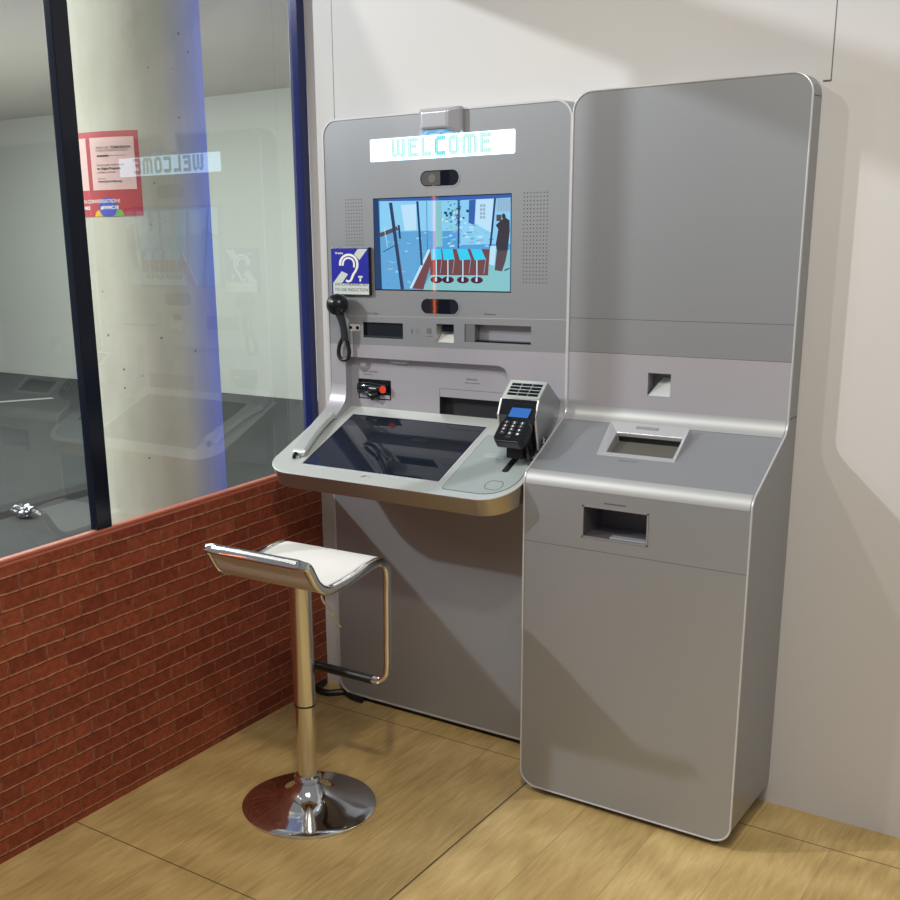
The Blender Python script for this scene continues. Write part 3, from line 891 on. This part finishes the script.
# ---- reader hood housing on the right of the desk
hx0, hx1 = -0.137, -0.018
hood = [(-0.152, 1.171), (-0.203, 1.130), (-0.222, 1.085), (-0.214, 1.045), (-0.200, 0.985), (-0.100, 0.985), (-0.0745, 1.00), (-0.0745, 1.110)]
HD = MB().prism([(hx0, y, z) for y, z in hood], (hx1 - hx0, 0, 0)).build('hood', [SILVER], TM, bevel=0.003, label='silver hood with top vents')
# top vents (slots on the sloping roof)
a = Vector((0, -0.152, 1.171)); b = Vector((0, -0.203, 1.130)); dv = b - a; nn = Vector((0, -dv.z, dv.y)).normalized()
if nn.z < 0: nn = -nn
mb = MB().prism([tuple(Vector((hx0 + 0.002, 0, 0)) + a), tuple(Vector((hx1 - 0.002, 0, 0)) + a), tuple(Vector((hx1 - 0.002, 0, 0)) + b), tuple(Vector((hx0 + 0.002, 0, 0)) + b)], tuple(nn * 0.0012))
mb.build('vent_plate', DESKM, HD)
mb = MB()
for i in range(4):
    for j in range(3):
        t0, t1 = 0.17 + i * 0.185, 0.17 + i * 0.185 + 0.142
        x0 = hx0 + 0.013 + j * 0.0325; x1 = x0 + 0.0305
        mb.prism([tuple(Vector((x, 0, 0)) + a + dv * t + nn * 0.001) for x, t in ((x0, t0), (x1, t0), (x1, t1), (x0, t1))], tuple(nn * 0.0006))
mb.build('vent_slots', BLACKP, HD)
# front bezel ring and black face
face = [(-0.2045, 1.127), (-0.2235, 1.085), (-0.2155, 1.045), (-0.2025, 0.990)]
mb = MB(); v = []
for y, z in face: v += [(hx0 + 0.005, y - 0.001, z), (hx1 - 0.005, y - 0.001, z)]
mb.add(v, [(0, 1, 3, 2), (2, 3, 5, 4), (4, 5, 7, 6)])
mb.build('face_plate', BLACKG, HD, recalc=False, label='glossy black front plate')
MB().tube([(hx0 + 0.002, y - 0.0015, z) for y, z in face], 0.0030, 8).build('hood_rim', RIMM, HD)
MB().tube([(hx1 - 0.002, y - 0.0015, z) for y, z in face], 0.0030, 8).build('hood_rim', RIMM, HD)

# ---- card payment terminal (a thing of its own, held in the hood)
PT = thing('payment_terminal', 'black card payment terminal with blue display and keypad in the silver hood', 'card terminal', (-0.085, -0.235, 1.0))
ta = Vector((-0.056, -0.215, 1.108)); tdn = Vector((0.0, -0.7545, -0.6563)); tn = Vector((0.0, -tdn.z * -1, 0)).normalized()
tX = Vector((1, 0, 0)); tN = tX.cross(tdn).normalized()
if tN.y > 0: tN = -tN


TS = 1.14
if tN.z < 0: tN = -tN
def tp(x, d, h=0.0): return tuple(ta + tX * x * TS + tdn * d * TS + tN * h)


outl_t = [(-0.030, -0.004), (0.030, -0.004), (0.033, 0.010), (0.033, 0.046), (0.040, 0.060), (0.040, 0.104), (0.032, 0.116), (-0.032, 0.116), (-0.040, 0.104), (-0.040, 0.060), (-0.033, 0.046), (-0.033, 0.010)]
MB().prism([tp(x, d, -0.018) for x, d in outl_t], tuple(tN * 0.030)).build('housing', BLACKP, PT, bevel=0.004)
MB().prism([tp(x, d, 0.0118) for x, d in [(-0.026, 0.012), (0.026, 0.012), (0.026, 0.040), (-0.026, 0.040)]], tuple(tN * 0.0012)).build('display', emis('terminal_blue', (0.05, 0.22, 0.72), 0.75), PT, label='small glowing blue display')
for i in range(5):
    for j in range(3):
        if i == 4 and j != 1: continue
        x = -0.021 + j * 0.021; d = 0.058 + i * 0.0108
        MB().prism([tp(x + a_, d + b_, 0.0118) for a_, b_ in rrect(-0.0072, 0.0072, -0.0038, 0.0038, 0.002, 3)], tuple(tN * 0.0022)).build('key', mat('key_dark', (0.03, 0.03, 0.035), 0.4), PT)
mb = MB()
num = ['1', '2', '3', '4', '5', '6', '7', '8', '9', '*', '0', '#']
for k, c in enumerate(num):
    i, j = divmod(k, 3)
    x = -0.021 + j * 0.021; d = 0.058 + i * 0.0108
    merge_mb(mb, textmesh(c, 0.0088, lambda X_, Y_: tp(x + X_ - 0.003, d - Y_ + 0.003, 0.0142), 0.0004), 0)
mb.build('key_numbers', mat('key_white', (0.8, 0.8, 0.82), 0.5), PT, recalc=False)
MB().box(-0.078, -0.058, -0.2115, -0.208, 1.112, 1.115).build('brand_strip', mat('strip_brown', (0.25, 0.10, 0.06), 0.4), PT)
MB().box(-0.080, -0.030, -0.275, -0.200, 0.975, 1.035).build('mount', BLACKP, PT)
MB().tube(smooth([(-0.050, -0.225, 1.040), (-0.038, -0.245, 1.010), (-0.022, -0.262, 0.984), (-0.011, -0.258, 0.970), (-0.0075, -0.235, 0.972), (-0.0075, -0.205, 0.992), (-0.010, -0.190, 1.016)]), 0.0060, 10).build('cord', BLACKR, PT)
MB().tube([(-0.012, -0.192, 1.022), (-0.006, -0.196, 1.018), (-0.004, -0.204, 1.008)], 0.0030, 8).build('cord_plug', CHROME, PT)

# ---- sensor hood on top (mounted camera box)
SB = thing('camera_box', 'small silver box clipped over the top edge above the WELCOME display', 'camera', (-0.421, -0.09, 1.868))
mb = MB()
fr = [(-0.450, 1.866), (-0.365, 1.866), (-0.365, 1.9125), (-0.450, 1.9125)]
bk = [(-0.4755, 1.850), (-0.335, 1.850), (-0.335, 1.9225), (-0.4755, 1.9225)]
v = [(x, -0.118, z) for x, z in fr] + [(x, YU - 0.017, z) for x, z in bk] + [(x, YU + 0.001, z) for x, z in bk]
mb.add(v, [(0, 1, 2, 3), (0, 4, 5, 1), (1, 5, 6, 2), (2, 6, 7, 3), (3, 7, 4, 0), (4, 8, 9, 5), (5, 9, 10, 6), (6, 10, 11, 7), (7, 11, 8, 4), (8, 11, 10, 9)])
mb.build('housing', mat('lilac_silver', (0.50, 0.50, 0.56), 0.30, 0.45), SB, bevel=0.005)
MB().quad((-0.442, -0.1145, 1.8627), (-0.374, -0.1145, 1.8627), (-0.350, -0.0935, 1.8507), (-0.462, -0.0935, 1.8507)).build('underside_reflection', mat('painted_blue_reflection', (0.30, 0.55, 0.80), 0.12, 0.2), SB, recalc=False)  # light-blue reflection on the box underside, painted as a pale blue quad

# ---- hearing loop sign
HS = thing('hearing_loop_sign', 'blue hearing loop sign with white ear symbol left of the video screen', 'sign', (-0.747, -0.08, 1.395))


def hs(cx, cy, d=0.0):
    return (-0.8115 + (cx - 95) / 565 * 0.1465, -0.0865 - d, 1.5375 - (cy - 95) / 725 * 0.1455)


MB().box(-0.8120, -0.6650, -0.0865, -0.0733, 1.392, 1.5375).build('board', BLACKP, HS, bevel=0.002)
MB().add([hs(103, 112, 0.0004), hs(650, 112, 0.0004), hs(650, 800, 0.0004), hs(103, 800, 0.0004)], [(0, 1, 2, 3)]).build('blue_face', mat('sign_blue', (0.012, 0.018, 0.36), 0.35), HS, recalc=False)
mb = MB()


def hstrip(pts, w, mi=0, d=0.0008):
    L_, R_ = [], []
    for i, (a, b) in enumerate(pts):
        p0 = pts[max(0, i - 1)]; p1 = pts[min(len(pts) - 1, i + 1)]
        t = Vector((p1[0] - p0[0], p1[1] - p0[1])).normalized(); n = Vector((-t.y, t.x)) * w / 2
        L_.append(hs(a + n.x, b + n.y, d)); R_.append(hs(a - n.x, b - n.y, d))
    for i in range(len(pts) - 1):
        mb.quad(L_[i], L_[i + 1], R_[i + 1], R_[i], mi)


outer = [(230, 370)] + [(360 - 128 * math.cos(t), 340 - 135 * math.sin(t)) for t in [k * PI / 16 for k in range(17)]] + [(485, 390), (460, 450), (425, 500), (400, 560), (385, 595), (350, 612), (312, 595)]
hstrip(outer, 34)
hstrip([(270, 370)] + [(356 - 84 * math.cos(t), 345 - 92 * math.sin(t)) for t in [k * PI / 14 for k in range(15)]] + [(438, 395)], 28)
mb.quad(hs(500, 118, .0006), hs(640, 118, .0006), hs(520, 285, .0006), hs(440, 200, .0006), 1)
mb.quad(hs(250, 455, .0006), hs(345, 500, .0006), hs(245, 645, .0006), hs(112, 645, .0006), 1)
hstrip([(495, 538), (560, 538)], 26); hstrip([(527, 538), (524, 610)], 24)
mb.build('ear_symbol', [WHITEL, mat('sign_pale', (0.60, 0.66, 0.62), 0.5)], HS, recalc=False)
MB().add([hs(118, 642, .0007), hs(650, 645, .0007), hs(650, 808, .0007), hs(118, 808, .0007)], [(0, 1, 2, 3)]).build('text_band', mat('band_pale', (0.62, 0.68, 0.68), 0.5), HS, recalc=False)
mb = textmesh('SWITCH HEARING AID', 0.0125, lambda x, y: (-0.800 + x, -0.0876, 1.4205 + y))
merge_mb(mb, textmesh('TO USE INDUCTION', 0.0140, lambda x, y: (-0.800 + x, -0.0876, 1.4040 + y)), 0)
mb.build('printed_text', INK, HS, recalc=False)
textmesh('Hearing', 0.0095, lambda x, y: (-0.794 + x, -0.0875, 1.5175 + y), 0.0003).build('printed_text', WHITEL, HS, recalc=False)

# ---- black corded handset at the left edge
BH = thing('black_handset', 'black round-headed handset on a looped cord below the hearing loop sign', 'handset', (-0.772, -0.11, 1.36))
bmx = bmesh.new(); bmesh.ops.create_uvsphere(bmx, u_segments=28, v_segments=18, radius=1)
vs = [Vector(v.co) for v in bmx.verts]; fs = [[v.index for v in f.verts] for f in bmx.faces]; bmx.free()
MB().add([(-0.773 + v.x * 0.037, -0.113 + v.y * 0.030, 1.364 + v.z * 0.034) for v in vs], fs, 0, True).build('ear_piece', BLACKP, BH)
MB().tube([(-0.768, -0.108, 1.335), (-0.762, -0.104, 1.310), (-0.757, -0.100, 1.280), (-0.756, -0.098, 1.250)], [0.014, 0.012, 0.011, 0.010], 14).build('stem', mat('black_satin', (0.03, 0.034, 0.042), 0.28), BH)
lp = [(-0.780, -0.100, 1.335), (-0.776, -0.092, 1.29), (-0.774, -0.09, 1.255), (-0.787, -0.088, 1.235), (-0.792, -0.088, 1.210), (-0.786, -0.088, 1.193), (-0.770, -0.088, 1.187), (-0.754, -0.088, 1.196), (-0.750, -0.088, 1.220), (-0.756, -0.092, 1.255), (-0.760, -0.096, 1.285)]




MB().tube(smooth(lp[:3]), 0.0035, 8).build('thin_cord', BLACKR, BH)
MB().tube(smooth(lp[2:]), 0.0065, 10).build('cord_loop', BLACKR, BH)
MB().box(-0.780, -0.766, -0.095, -0.0735, 1.350, 1.378).build('wall_clip', BLACKP, BH)

# ---- silver handset lying on desk
WH = thing('desk_handset', 'pale silver telephone handset lying on the left side of the desk', 'handset', dk(-0.81, 0.24))
mb = MB(); n = 24; sec = []
for i in range(n + 1):
    t = i / n; v = 0.112 + t * 0.235
    arch = 0.009 * math.sin(PI * t) ** 0.8
    h0 = 0.004 + (arch if 0.08 < t < 0.92 else 0.0); h1 = 0.021 + 0.006 * math.sin(PI * t)
    w = 0.0255 + 0.003 * abs(2 * t - 1) ** 2
    if i in (0, n): w *= 0.8; h1 -= 0.004
    x = -0.812
    sec.append([(x - w, h0), (x + w, h0), (x + w, h1 - 0.006), (x + w - 0.006, h1), (x - w + 0.006, h1), (x - w, h1 - 0.006)])
vv = []
for i, s6 in enumerate(sec):
    v = 0.112 + i / n * 0.235
    vv += [dk(x + 0.036 * (1 - i / n), v, h) for x, h in s6]
ff = []
for i in range(n):
    for k in range(6):
        ff.append((i * 6 + k, i * 6 + (k + 1) % 6, (i + 1) * 6 + (k + 1) % 6, (i + 1) * 6 + k))
ff.append(tuple(range(6))); ff.append(tuple(n * 6 + k for k in range(6)))
mb.add(vv, ff).build('shell', mat('handset_silver', (0.62, 0.65, 0.63), 0.3, 0.4), WH, bevel=0.002)
MB().tube([dk(-0.782, 0.114, 0.012), dk(-0.784, 0.104, 0.009), dk(-0.786, 0.098, 0.001)], 0.006, 10).build('cord_boot', BLACKP, WH)
MB().tube([dk(-0.774, 0.112, 0.010), dk(-0.768, 0.106, 0.008), dk(-0.766, 0.104, 0.001)], 0.003, 8).build('metal_cord', CHROME, WH)

# ================================================================== DEPOSIT CABINET (right)
DC = thing('deposit_cabinet', 'wide grey cabinet unit with sloping top, hatch and tall back panel', 'cabinet', (0.305, -0.16, 0))
CX0, CX1 = 0.0003, 0.610
YF = -0.3214
ctrl = [(YU, 1.9298), (YU, 1.0745), (YF, 0.9472), (YF, 0.0240)]


def arc_pts(p0, p1, p2, r, n=10):
    a = Vector(p0) - Vector(p1); b = Vector(p2) - Vector(p1); a.normalize(); b.normalize()
    ang = math.acos(max(-1, min(1, a.dot(b)))); t = r / math.tan(ang / 2)
    A = Vector(p1) + a * t; B = Vector(p1) + b * t
    bis = (a + b).normalized(); c = Vector(p1) + bis * (r / math.sin(ang / 2))
    va = A - c; vb = B - c; out = []
    th = math.acos(max(-1, min(1, va.normalized().dot(vb.normalized()))))
    for k in range(n + 1):
        s = k / n
        out.append(c + (va * math.sin((1 - s) * th) + vb * math.sin(s * th)) / math.sin(th))
    return [tuple(p) for p in out]


def zr(z0, z1, n): return [z0 + (z1 - z0) * k / n for k in range(n + 1)]


path = []
rt, rb = 0.052, 0.048
for k in range(11):
    a_ = k / 10 * PI / 2
    path.append((YU, ctrl[0][1] - rt + rt * math.cos(a_), 'top', a_))
top_arc = arc_pts(ctrl[0], ctrl[1], ctrl[2], 0.045)
bot_arc = arc_pts(ctrl[1], ctrl[2], ctrl[3], 0.040)
for z in (1.3425, 1.2500): path.append((YU, z, 'm', 0))
for y, z in top_arc: path.append((y, z, 'm', 0))
for y, z in bot_arc: path.append((y, z, 'm', 0))
path.append((YF, 0.7665, 'm', 0)); path.append((YF, 0.762, 'm', 0))
for k in range(11):
    a_ = (1 - k / 10) * PI / 2
    path.append((YF, ctrl[3][1] + rb - rb * math.cos(a_), 'bot', a_))


def ext(p):
    y, z, k, a_ = p
    if k == 'top': i = rt - rt * math.sin(a_)
    elif k == 'bot': i = rb - rb * math.sin(a_)
    else: i = 0
    return CX0 + i, CX1 - i


mb = MB(); v = []
for p in path:
    x0, x1 = ext(p); v += [(x0, p[0], p[1]), (x1, p[0], p[1]), (x1, -0.0005, p[1]), (x0, -0.0005, p[1])]
mb.add(v, [])
for i in range(len(path) - 1):
    zmid = (path[i][1] + path[i + 1][1]) / 2
    mi = 1 if (1.08 < zmid < 1.2500) else 0
    for k in range(4):
        mb.f.append([i * 4 + k, i * 4 + (k + 1) % 4, (i + 1) * 4 + (k + 1) % 4, (i + 1) * 4 + k]); mb.m.append(mi if k == 0 else 0)
        mb.sm.append(k == 0)
mb.f.append([0, 1, 2, 3]); mb.m.append(0); mb.sm.append(False)
L4 = (len(path) - 1) * 4
mb.f.append([L4, L4 + 1, L4 + 2, L4 + 3]); mb.m.append(0); mb.sm.append(False)
cab = mb.build('body', [SILVER, LAV], DC)
# slope frame
CSA = math.atan2(1.0745 - 0.9472, -0.0746 + 0.3214)
CS0 = Vector((0, YF, 0.9472)); CSs = Vector((0, math.cos(CSA), math.sin(CSA))); CSn = Vector((0, -math.sin(CSA), math.cos(CSA)))
def cs(x, v, h=0.0): return tuple(CS0 + Vector((x, 0, 0)) + CSs * v + CSn * h)


vB = 0.118; vT = 0.2285
cut(cab, [
    (MB().box(0.175, 0.350, YF - 0.02, YF + 0.12, 0.799, 0.8800), [mat('box_inside', (0.16, 0.15, 0.17), 0.25, 0.3)]),
    (MB().box(0.237, 0.300, YU - 0.02, YU + 0.05, 1.141, 1.2025), [GREYCAV]),
    (MB().prism([cs(x, v, 0.03) for x, v in [(0.184, 0.128), (0.366, 0.128), (0.366, 0.200), (0.184, 0.200)]], tuple(CSn * -0.11)), [mat('hopper_inside', (0.15, 0.15, 0.145), 0.4, 0.3)]),
])
# smooth shading cleanup
for o_ in (cab, body):
    o_.data.shade_smooth() if hasattr(o_.data, 'shade_smooth') else None
    bm = bmesh.new(); bm.from_mesh(o_.data)
    for e in bm.edges:
        e.smooth = not (len(e.link_faces) == 2 and e.calc_face_angle(0) > math.radians(25))
    for f in bm.faces: f.smooth = True
    bm.to_mesh(o_.data); bm.free()
# seams
for (ys_, z0_, z1_) in ((YU, 1.3418, 1.3430), (YU, 1.2494, 1.2504), (YF, 0.7617, 0.7629)):
    MB().box(CX0 + 0.003, CX1 - 0.003, ys_ - 0.0004, ys_ + 0.001, z0_, z1_).build('seam', GROOVE, DC)
# highlight along the two bends, painted as strips of brighter colour
for arcp, nm in ((top_arc, 'upper_bend_highlight'), (bot_arc, 'lower_bend_highlight')):
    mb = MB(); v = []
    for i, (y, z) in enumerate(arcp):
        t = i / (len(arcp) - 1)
        if nm == 'upper_bend_highlight': nrm = Vector((0, -1, 0)).lerp(CSn, t).normalized()
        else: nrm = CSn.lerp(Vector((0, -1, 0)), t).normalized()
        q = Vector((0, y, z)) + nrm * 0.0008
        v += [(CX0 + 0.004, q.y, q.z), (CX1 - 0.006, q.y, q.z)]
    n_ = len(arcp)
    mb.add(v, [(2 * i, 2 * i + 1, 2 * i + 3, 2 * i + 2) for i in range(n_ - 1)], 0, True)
    mb.build(nm, mat('bend_highlight', (0.50, 0.51, 0.53), 0.46, 0.45), DC, recalc=False)
# edge trim: follows the face outline
P2 = []
for p in path:
    x0, x1 = ext(p); P2.append((x1, p[0], p[1]))
P2b = [(ext(p)[0], p[0], p[1]) for p in path]
loop = P2 + P2b[::-1]
MB().tube([(x + (-0.0006 if x > 0.3 else 0.0006), y - 0.0006, z) for x, y, z in loop], 0.0025, 8, closed=True).build('edge_trim', RIMM, DC)
# joint marks on the side panels
for z0_ in (1.8755, 1.1030):
    MB().box(CX1 - 0.001, CX1 + 0.0006, YU + 0.002, -0.004, z0_, z0_ + 0.002).build('side_joint', GROOVE, DC)
# hopper frame: raised wedge, high at the back
fo_ = [(0.161, 0.112, 0.001), (0.376, 0.112, 0.001), (0.379, 0.232, 0.024), (0.158, 0.232, 0.024)]
fi_ = [(0.184, 0.127, 0.001), (0.366, 0.127, 0.001), (0.368, 0.200, 0.010), (0.186, 0.200, 0.010)]
mb = MB(); v = [cs(*p) for p in fo_] + [cs(*p) for p in fi_] + [cs(p[0], p[1], -0.001) for p in fo_] + [cs(p[0], p[1], -0.03) for p in fi_]
f = []
for i in range(4):
    j = (i + 1) % 4
    f += [(i, j, 4 + j, 4 + i), (i, 8 + i, 8 + j, j), (4 + i, 4 + j, 12 + j, 12 + i)]
mb.add(v, f)
hp = mb.build('hatch_frame', mat('hatch_silver', (0.60, 0.61, 0.66), 0.3, 0.5), DC, bevel=0.003, label='raised bright frame round the coin hatch')
MB().prism([cs(x, v, -0.022) for x, v in [(0.185, 0.129), (0.365, 0.129), (0.365, 0.199), (0.185, 0.199)]], tuple(CSn * 0.004)).build('hatch_plate', mat('hatch_grey', (0.115, 0.112, 0.10), 0.5), hp)
MB().prism([cs(x, v, h) for x, v, h in [(0.235, 0.215, 0.0166), (0.297, 0.215, 0.0166), (0.297, 0.222, 0.0197), (0.235, 0.222, 0.0197)]], tuple(CSn * 0.0014)).build('hatch_mark', GREYCAV, hp)
textmesh('deposit here', 0.010, lambda x, y: cs(0.232 + x, 0.096 + y, 0.0008)).build('printed_text', mat('mid_ink', (0.2, 0.2, 0.2), 0.5), DC, recalc=False)
# light shining into the notch, modelled as a near-white wedge
MB().prism([(0.2375, YU + 0.001, 1.1412), (0.2995, YU + 0.001, 1.1412), (0.2995, YU + 0.046, 1.186), (0.262, YU + 0.046, 1.186)], (0, 0.002, -0.001)).build('notch_light_wedge', mat('notch_light_paint', (0.78, 0.82, 0.84), 0.25, 0.4), DC)
# tray window
ww = MB()
for (a0, a1, b0, b1) in ((0.171, 0.1755, 0.796, 0.883), (0.3495, 0.3535, 0.796, 0.883), (0.171, 0.3535, 0.8795, 0.883), (0.171, 0.3535, 0.796, 0.7995)):
    ww.box(a0, a1, YF - 0.0015, YF + 0.004, b0, b1)
tw = ww.build('tray_frame', SILVER, DC)
MB().box(0.245, 0.349, YF + 0.012, YF + 0.035, 0.7993, 0.8025).build('tray_floor', mat('tray_bright', (0.62, 0.64, 0.74), 0.2, 0.5), tw)
MB().box(0.232, 0.292, YF - 0.0006, YF, 0.8930, 0.8965).build('tray_mark', GROOVE, DC)
# plinth under cabinet & machine
MB().box(0.04, 0.57, -0.29, -0.002, 0.0, 0.0245).build('plinth', BLACKP, DC)
MB().box(-0.80, -0.04, -0.060, -0.002, 0.0, 0.0235).build('plinth', BLACKP, TM)

# floor cable in the corner
cb = smooth([(-0.945, -0.028, 0.012), (-0.93, -0.09, 0.012), (-0.88, -0.10, 0.012), (-0.83, -0.062, 0.012), (-0.79, -0.078, 0.012), (-0.74, -0.082, 0.011)])
tag(MB().tube(cb, 0.0115, 10).build('floor_cable', BLACKR), 'thick black cable on the floor in the corner behind the stool', 'cable')

# ================================================================== BAR STOOL
sc0 = Vector((-0.463, -0.732, 0))
ST = thing('bar_stool', 'chrome swivel bar stool with white padded seat and round flared base', 'stool', tuple(sc0))
MB().lathe([(0.190, 0.0), (0.193, 0.002), (0.193, 0.006), (0.188, 0.0095), (0.170, 0.013), (0.140, 0.018), (0.110, 0.0245), (0.085, 0.033), (0.066, 0.043), (0.053, 0.054), (0.044, 0.066), (0.040, 0.078), (0.034, 0.079)], sc0, 96).build('base', CHROME, ST)
MB().lathe([(0.034, 0.076), (0.039, 0.080), (0.040, 0.088), (0.036, 0.095), (0.030, 0.098)], sc0, 48).build('collar', CHROME, ST)
MB().lathe([(0.0275, 0.08), (0.0275, 0.33)], sc0, 48).build('lower_post', SATIN, ST)
MB().lathe([(0.029, 0.315), (0.0305, 0.317), (0.0305, 0.690)], sc0, 48).build('sleeve', SATIN, ST)
MB().lathe([(0.031, 0.312), (0.0315, 0.313), (0.0315, 0.3165), (0.031, 0.317)], sc0, 48).build('ring', BLACKP, ST)
XN, XF = -0.296, -0.630
prof = smooth([(0, -0.916, 0.795), (0, -0.905, 0.784), (0, -0.892, 0.763), (0, -0.872, 0.733), (0, -0.836, 0.709), (0, -0.790, 0.706), (0, -0.720, 0.710), (0, -0.650, 0.720), (0, -0.595, 0.722), (0, -0.566, 0.708), (0, -0.555, 0.680), (0, -0.556, 0.62), (0, -0.558, 0.51), (0, -0.560, 0.417)], 4)
pr = [(p.y, p.z) for p in prof]
nr = []
full = []
# back bar, rounded corners into the near side
yb, zb = pr[0]
full += [(XF + 0.03, yb - 0.004, zb + 0.0025)]
for k in range(9): full.append((XF + 0.03 + (XN - XF - 0.06) * (k + 1) / 9, yb - 0.004, zb + 0.0025))
full += [(XN - 0.012, yb - 0.001, zb + 0.001)]
near = [(XN, y, z) for y, z in pr[1:]]
full += near
yE, zE = pr[-1]
for k in range(1, 7):
    a_ = k / 6 * PI / 2
    full.append((XN - 0.035 + 0.035 * math.cos(a_), yE - 0.003 * k / 6 * 4, zE - 0.02 - 0.040 * math.sin(a_)))
yl, zl = full[-1][1], full[-1][2]
for k in range(1, 8): full.append((XN - 0.035 + (XF + 0.035 - XN + 0.035) * k / 8, yl, zl))
for k in range(0, 6):
    a_ = (1 - k / 6) * PI / 2
    full.append((XF + 0.035 - 0.035 * math.cos(a_), yE - 0.003 * (6 - k) / 6 * 4, zE - 0.02 - 0.040 * math.sin(a_)))
full += [(XF, y, z) for y, z in pr[1:]][::-1]
full += [(XF + 0.012, yb - 0.001, zb + 0.001)]
N_ = len(full)


def updir(i):
    x, y, z = full[i]
    if XF + 0.02 < x < XN - 0.02: return (0, 0, 1) if z > 0.6 else (0, 1, 0)
    return (1, 0, 0)


mbs = MB(); Pn = [Vector(p) for p in full]
# strap-like frame: 22 mm broad in the side plane, 15 mm thick across
rings = []
for i in range(N_):
    t = (Pn[(i + 1) % N_] - Pn[i - 1]).normalized()
    x, y, z = full[i]
    inb = XF + 0.02 < x < XN - 0.02
    # lateral axis: points outwards from the loop
    if inb:
        if z > 0.6: A = Vector((0, 0.55, 1.0)); wa, wb = 0.0145, 0.006
        else: A = Vector((0, 1, 0)); wa, wb = 0.010, 0.010
    else:
        A = Vector((1, 0, 0)); wa = 0.0085 if z > 0.70 else 0.0085; wb = 0.0125 if z > 0.69 else 0.0100
    A = (A - t * A.dot(t)).normalized(); B = t.cross(A)
    rings.append([Pn[i] + A * (wa * (1 if math.cos(u) > 0 else -1) * abs(math.cos(u)) ** 0.6) + B * (wb * (1 if math.sin(u) > 0 else -1) * abs(math.sin(u)) ** 0.6) for u in [2 * PI * k / 16 for k in range(16)]])
# align ring starts to avoid twists
o_ = 0
for i in range(1, N_):
    best = min(range(16), key=lambda s_: sum((rings[i][(k + s_) % 16] - rings[i - 1][k]).length for k in range(0, 16, 4)))
    rings[i] = rings[i][best:] + rings[i][:best]
best = min(range(16), key=lambda s_: sum((rings[0][(k + s_) % 16] - rings[-1][k]).length for k in range(0, 16, 4)))
for rg in rings: mbs.v += [tuple(p) for p in rg]
for i in range(N_):
    for k in range(16):
        a = i * 16 + k; b = i * 16 + (k + 1) % 16
        if i < N_ - 1: c = (i + 1) * 16 + (k + 1) % 16; d = (i + 1) * 16 + k
        else: c = (k + 1 + best) % 16; d = (k + best) % 16
        mbs.f.append([a, b, c, d]); mbs.m.append(0); mbs.sm.append(True)
mbs.build('frame', CHROME, ST)
# black footrest sleeve
MB().tube([(XF + 0.045, yl, zl), (-0.46, yl, zl), (XN - 0.045, yl, zl)], 0.0135, 16).build('footrest_grip', BLACKR, ST, label='black rubber footrest grip')
# seat pad


def pad(xa, xb, top, bot, name, m_, bev, s0=0, s1=None, lab=None):
    q = [p for p in pr if p[0] < -0.572 or p[1] > 0.7][:-0 or None]
    q = [p for p in pr if p[1] > 0.695 and p[0] < -0.575]
    q = q[s0:]
    top_l, bot_l = [], []
    for i in range(len(q)):
        a = Vector(q[max(0, i - 1)]); b = Vector(q[min(len(q) - 1, i + 1)]); t = (b - a).normalized(); n2 = Vector((-t.y, t.x))
        top_l.append(Vector(q[i]) + n2 * top); bot_l.append(Vector(q[i]) + n2 * bot)
    poly = top_l + bot_l[::-1]
    mb = MB(); n = len(poly); m2 = len(q)
    v = [(xa, p.x, p.y) for p in poly] + [(xb, p.x, p.y) for p in poly]
    f = []
    for i in range(m2 - 1):
        f += [(i, i + 1, n - 2 - i, n - 1 - i), (n + i, n + n - 1 - i, n + n - 2 - i, n + i + 1)]
    mb.add(v, f)
    mb.add([], [])
    for i in range(n):
        j = (i + 1) % n
        mb.f.append([i, j, n + j, n + i]); mb.m.append(0); mb.sm.append(True)
    return mb.build(name, m_, ST, bevel=bev, label=lab)


pad(XF + 0.010, XN - 0.010, 0.0115, -0.006, 'seat', WHITEP, 0.005, 2, None, 'white padded seat')
pad(XF + 0.012, XN - 0.012, -0.0065, -0.0095, 'seat_board', UNDER, 0, 2)
MB().box(-0.463 - 0.07, -0.463 + 0.07, -0.732 - 0.07, -0.732 + 0.07, 0.688, 0.699).build('mount_plate', mat('plate_black', (0.03, 0.03, 0.03), 0.5), ST)
MB().tube(smooth([(-0.44, -0.745, 0.684), (-0.37, -0.776, 0.684), (-0.352, -0.783, 0.678), (-0.350, -0.785, 0.664), (-0.350, -0.750, 0.618), (-0.350, -0.706, 0.559)]), 0.0032, 8).build('lever', CHROME, ST)
MB().tube(smooth([(-0.470, -0.745, 0.686), (-0.49, -0.738, 0.684), (-0.50, -0.736, 0.670), (-0.500, -0.734, 0.636)]), 0.0022, 8).build('lever', CHROME, ST)

ST.rotation_euler.z = math.radians(1.2)
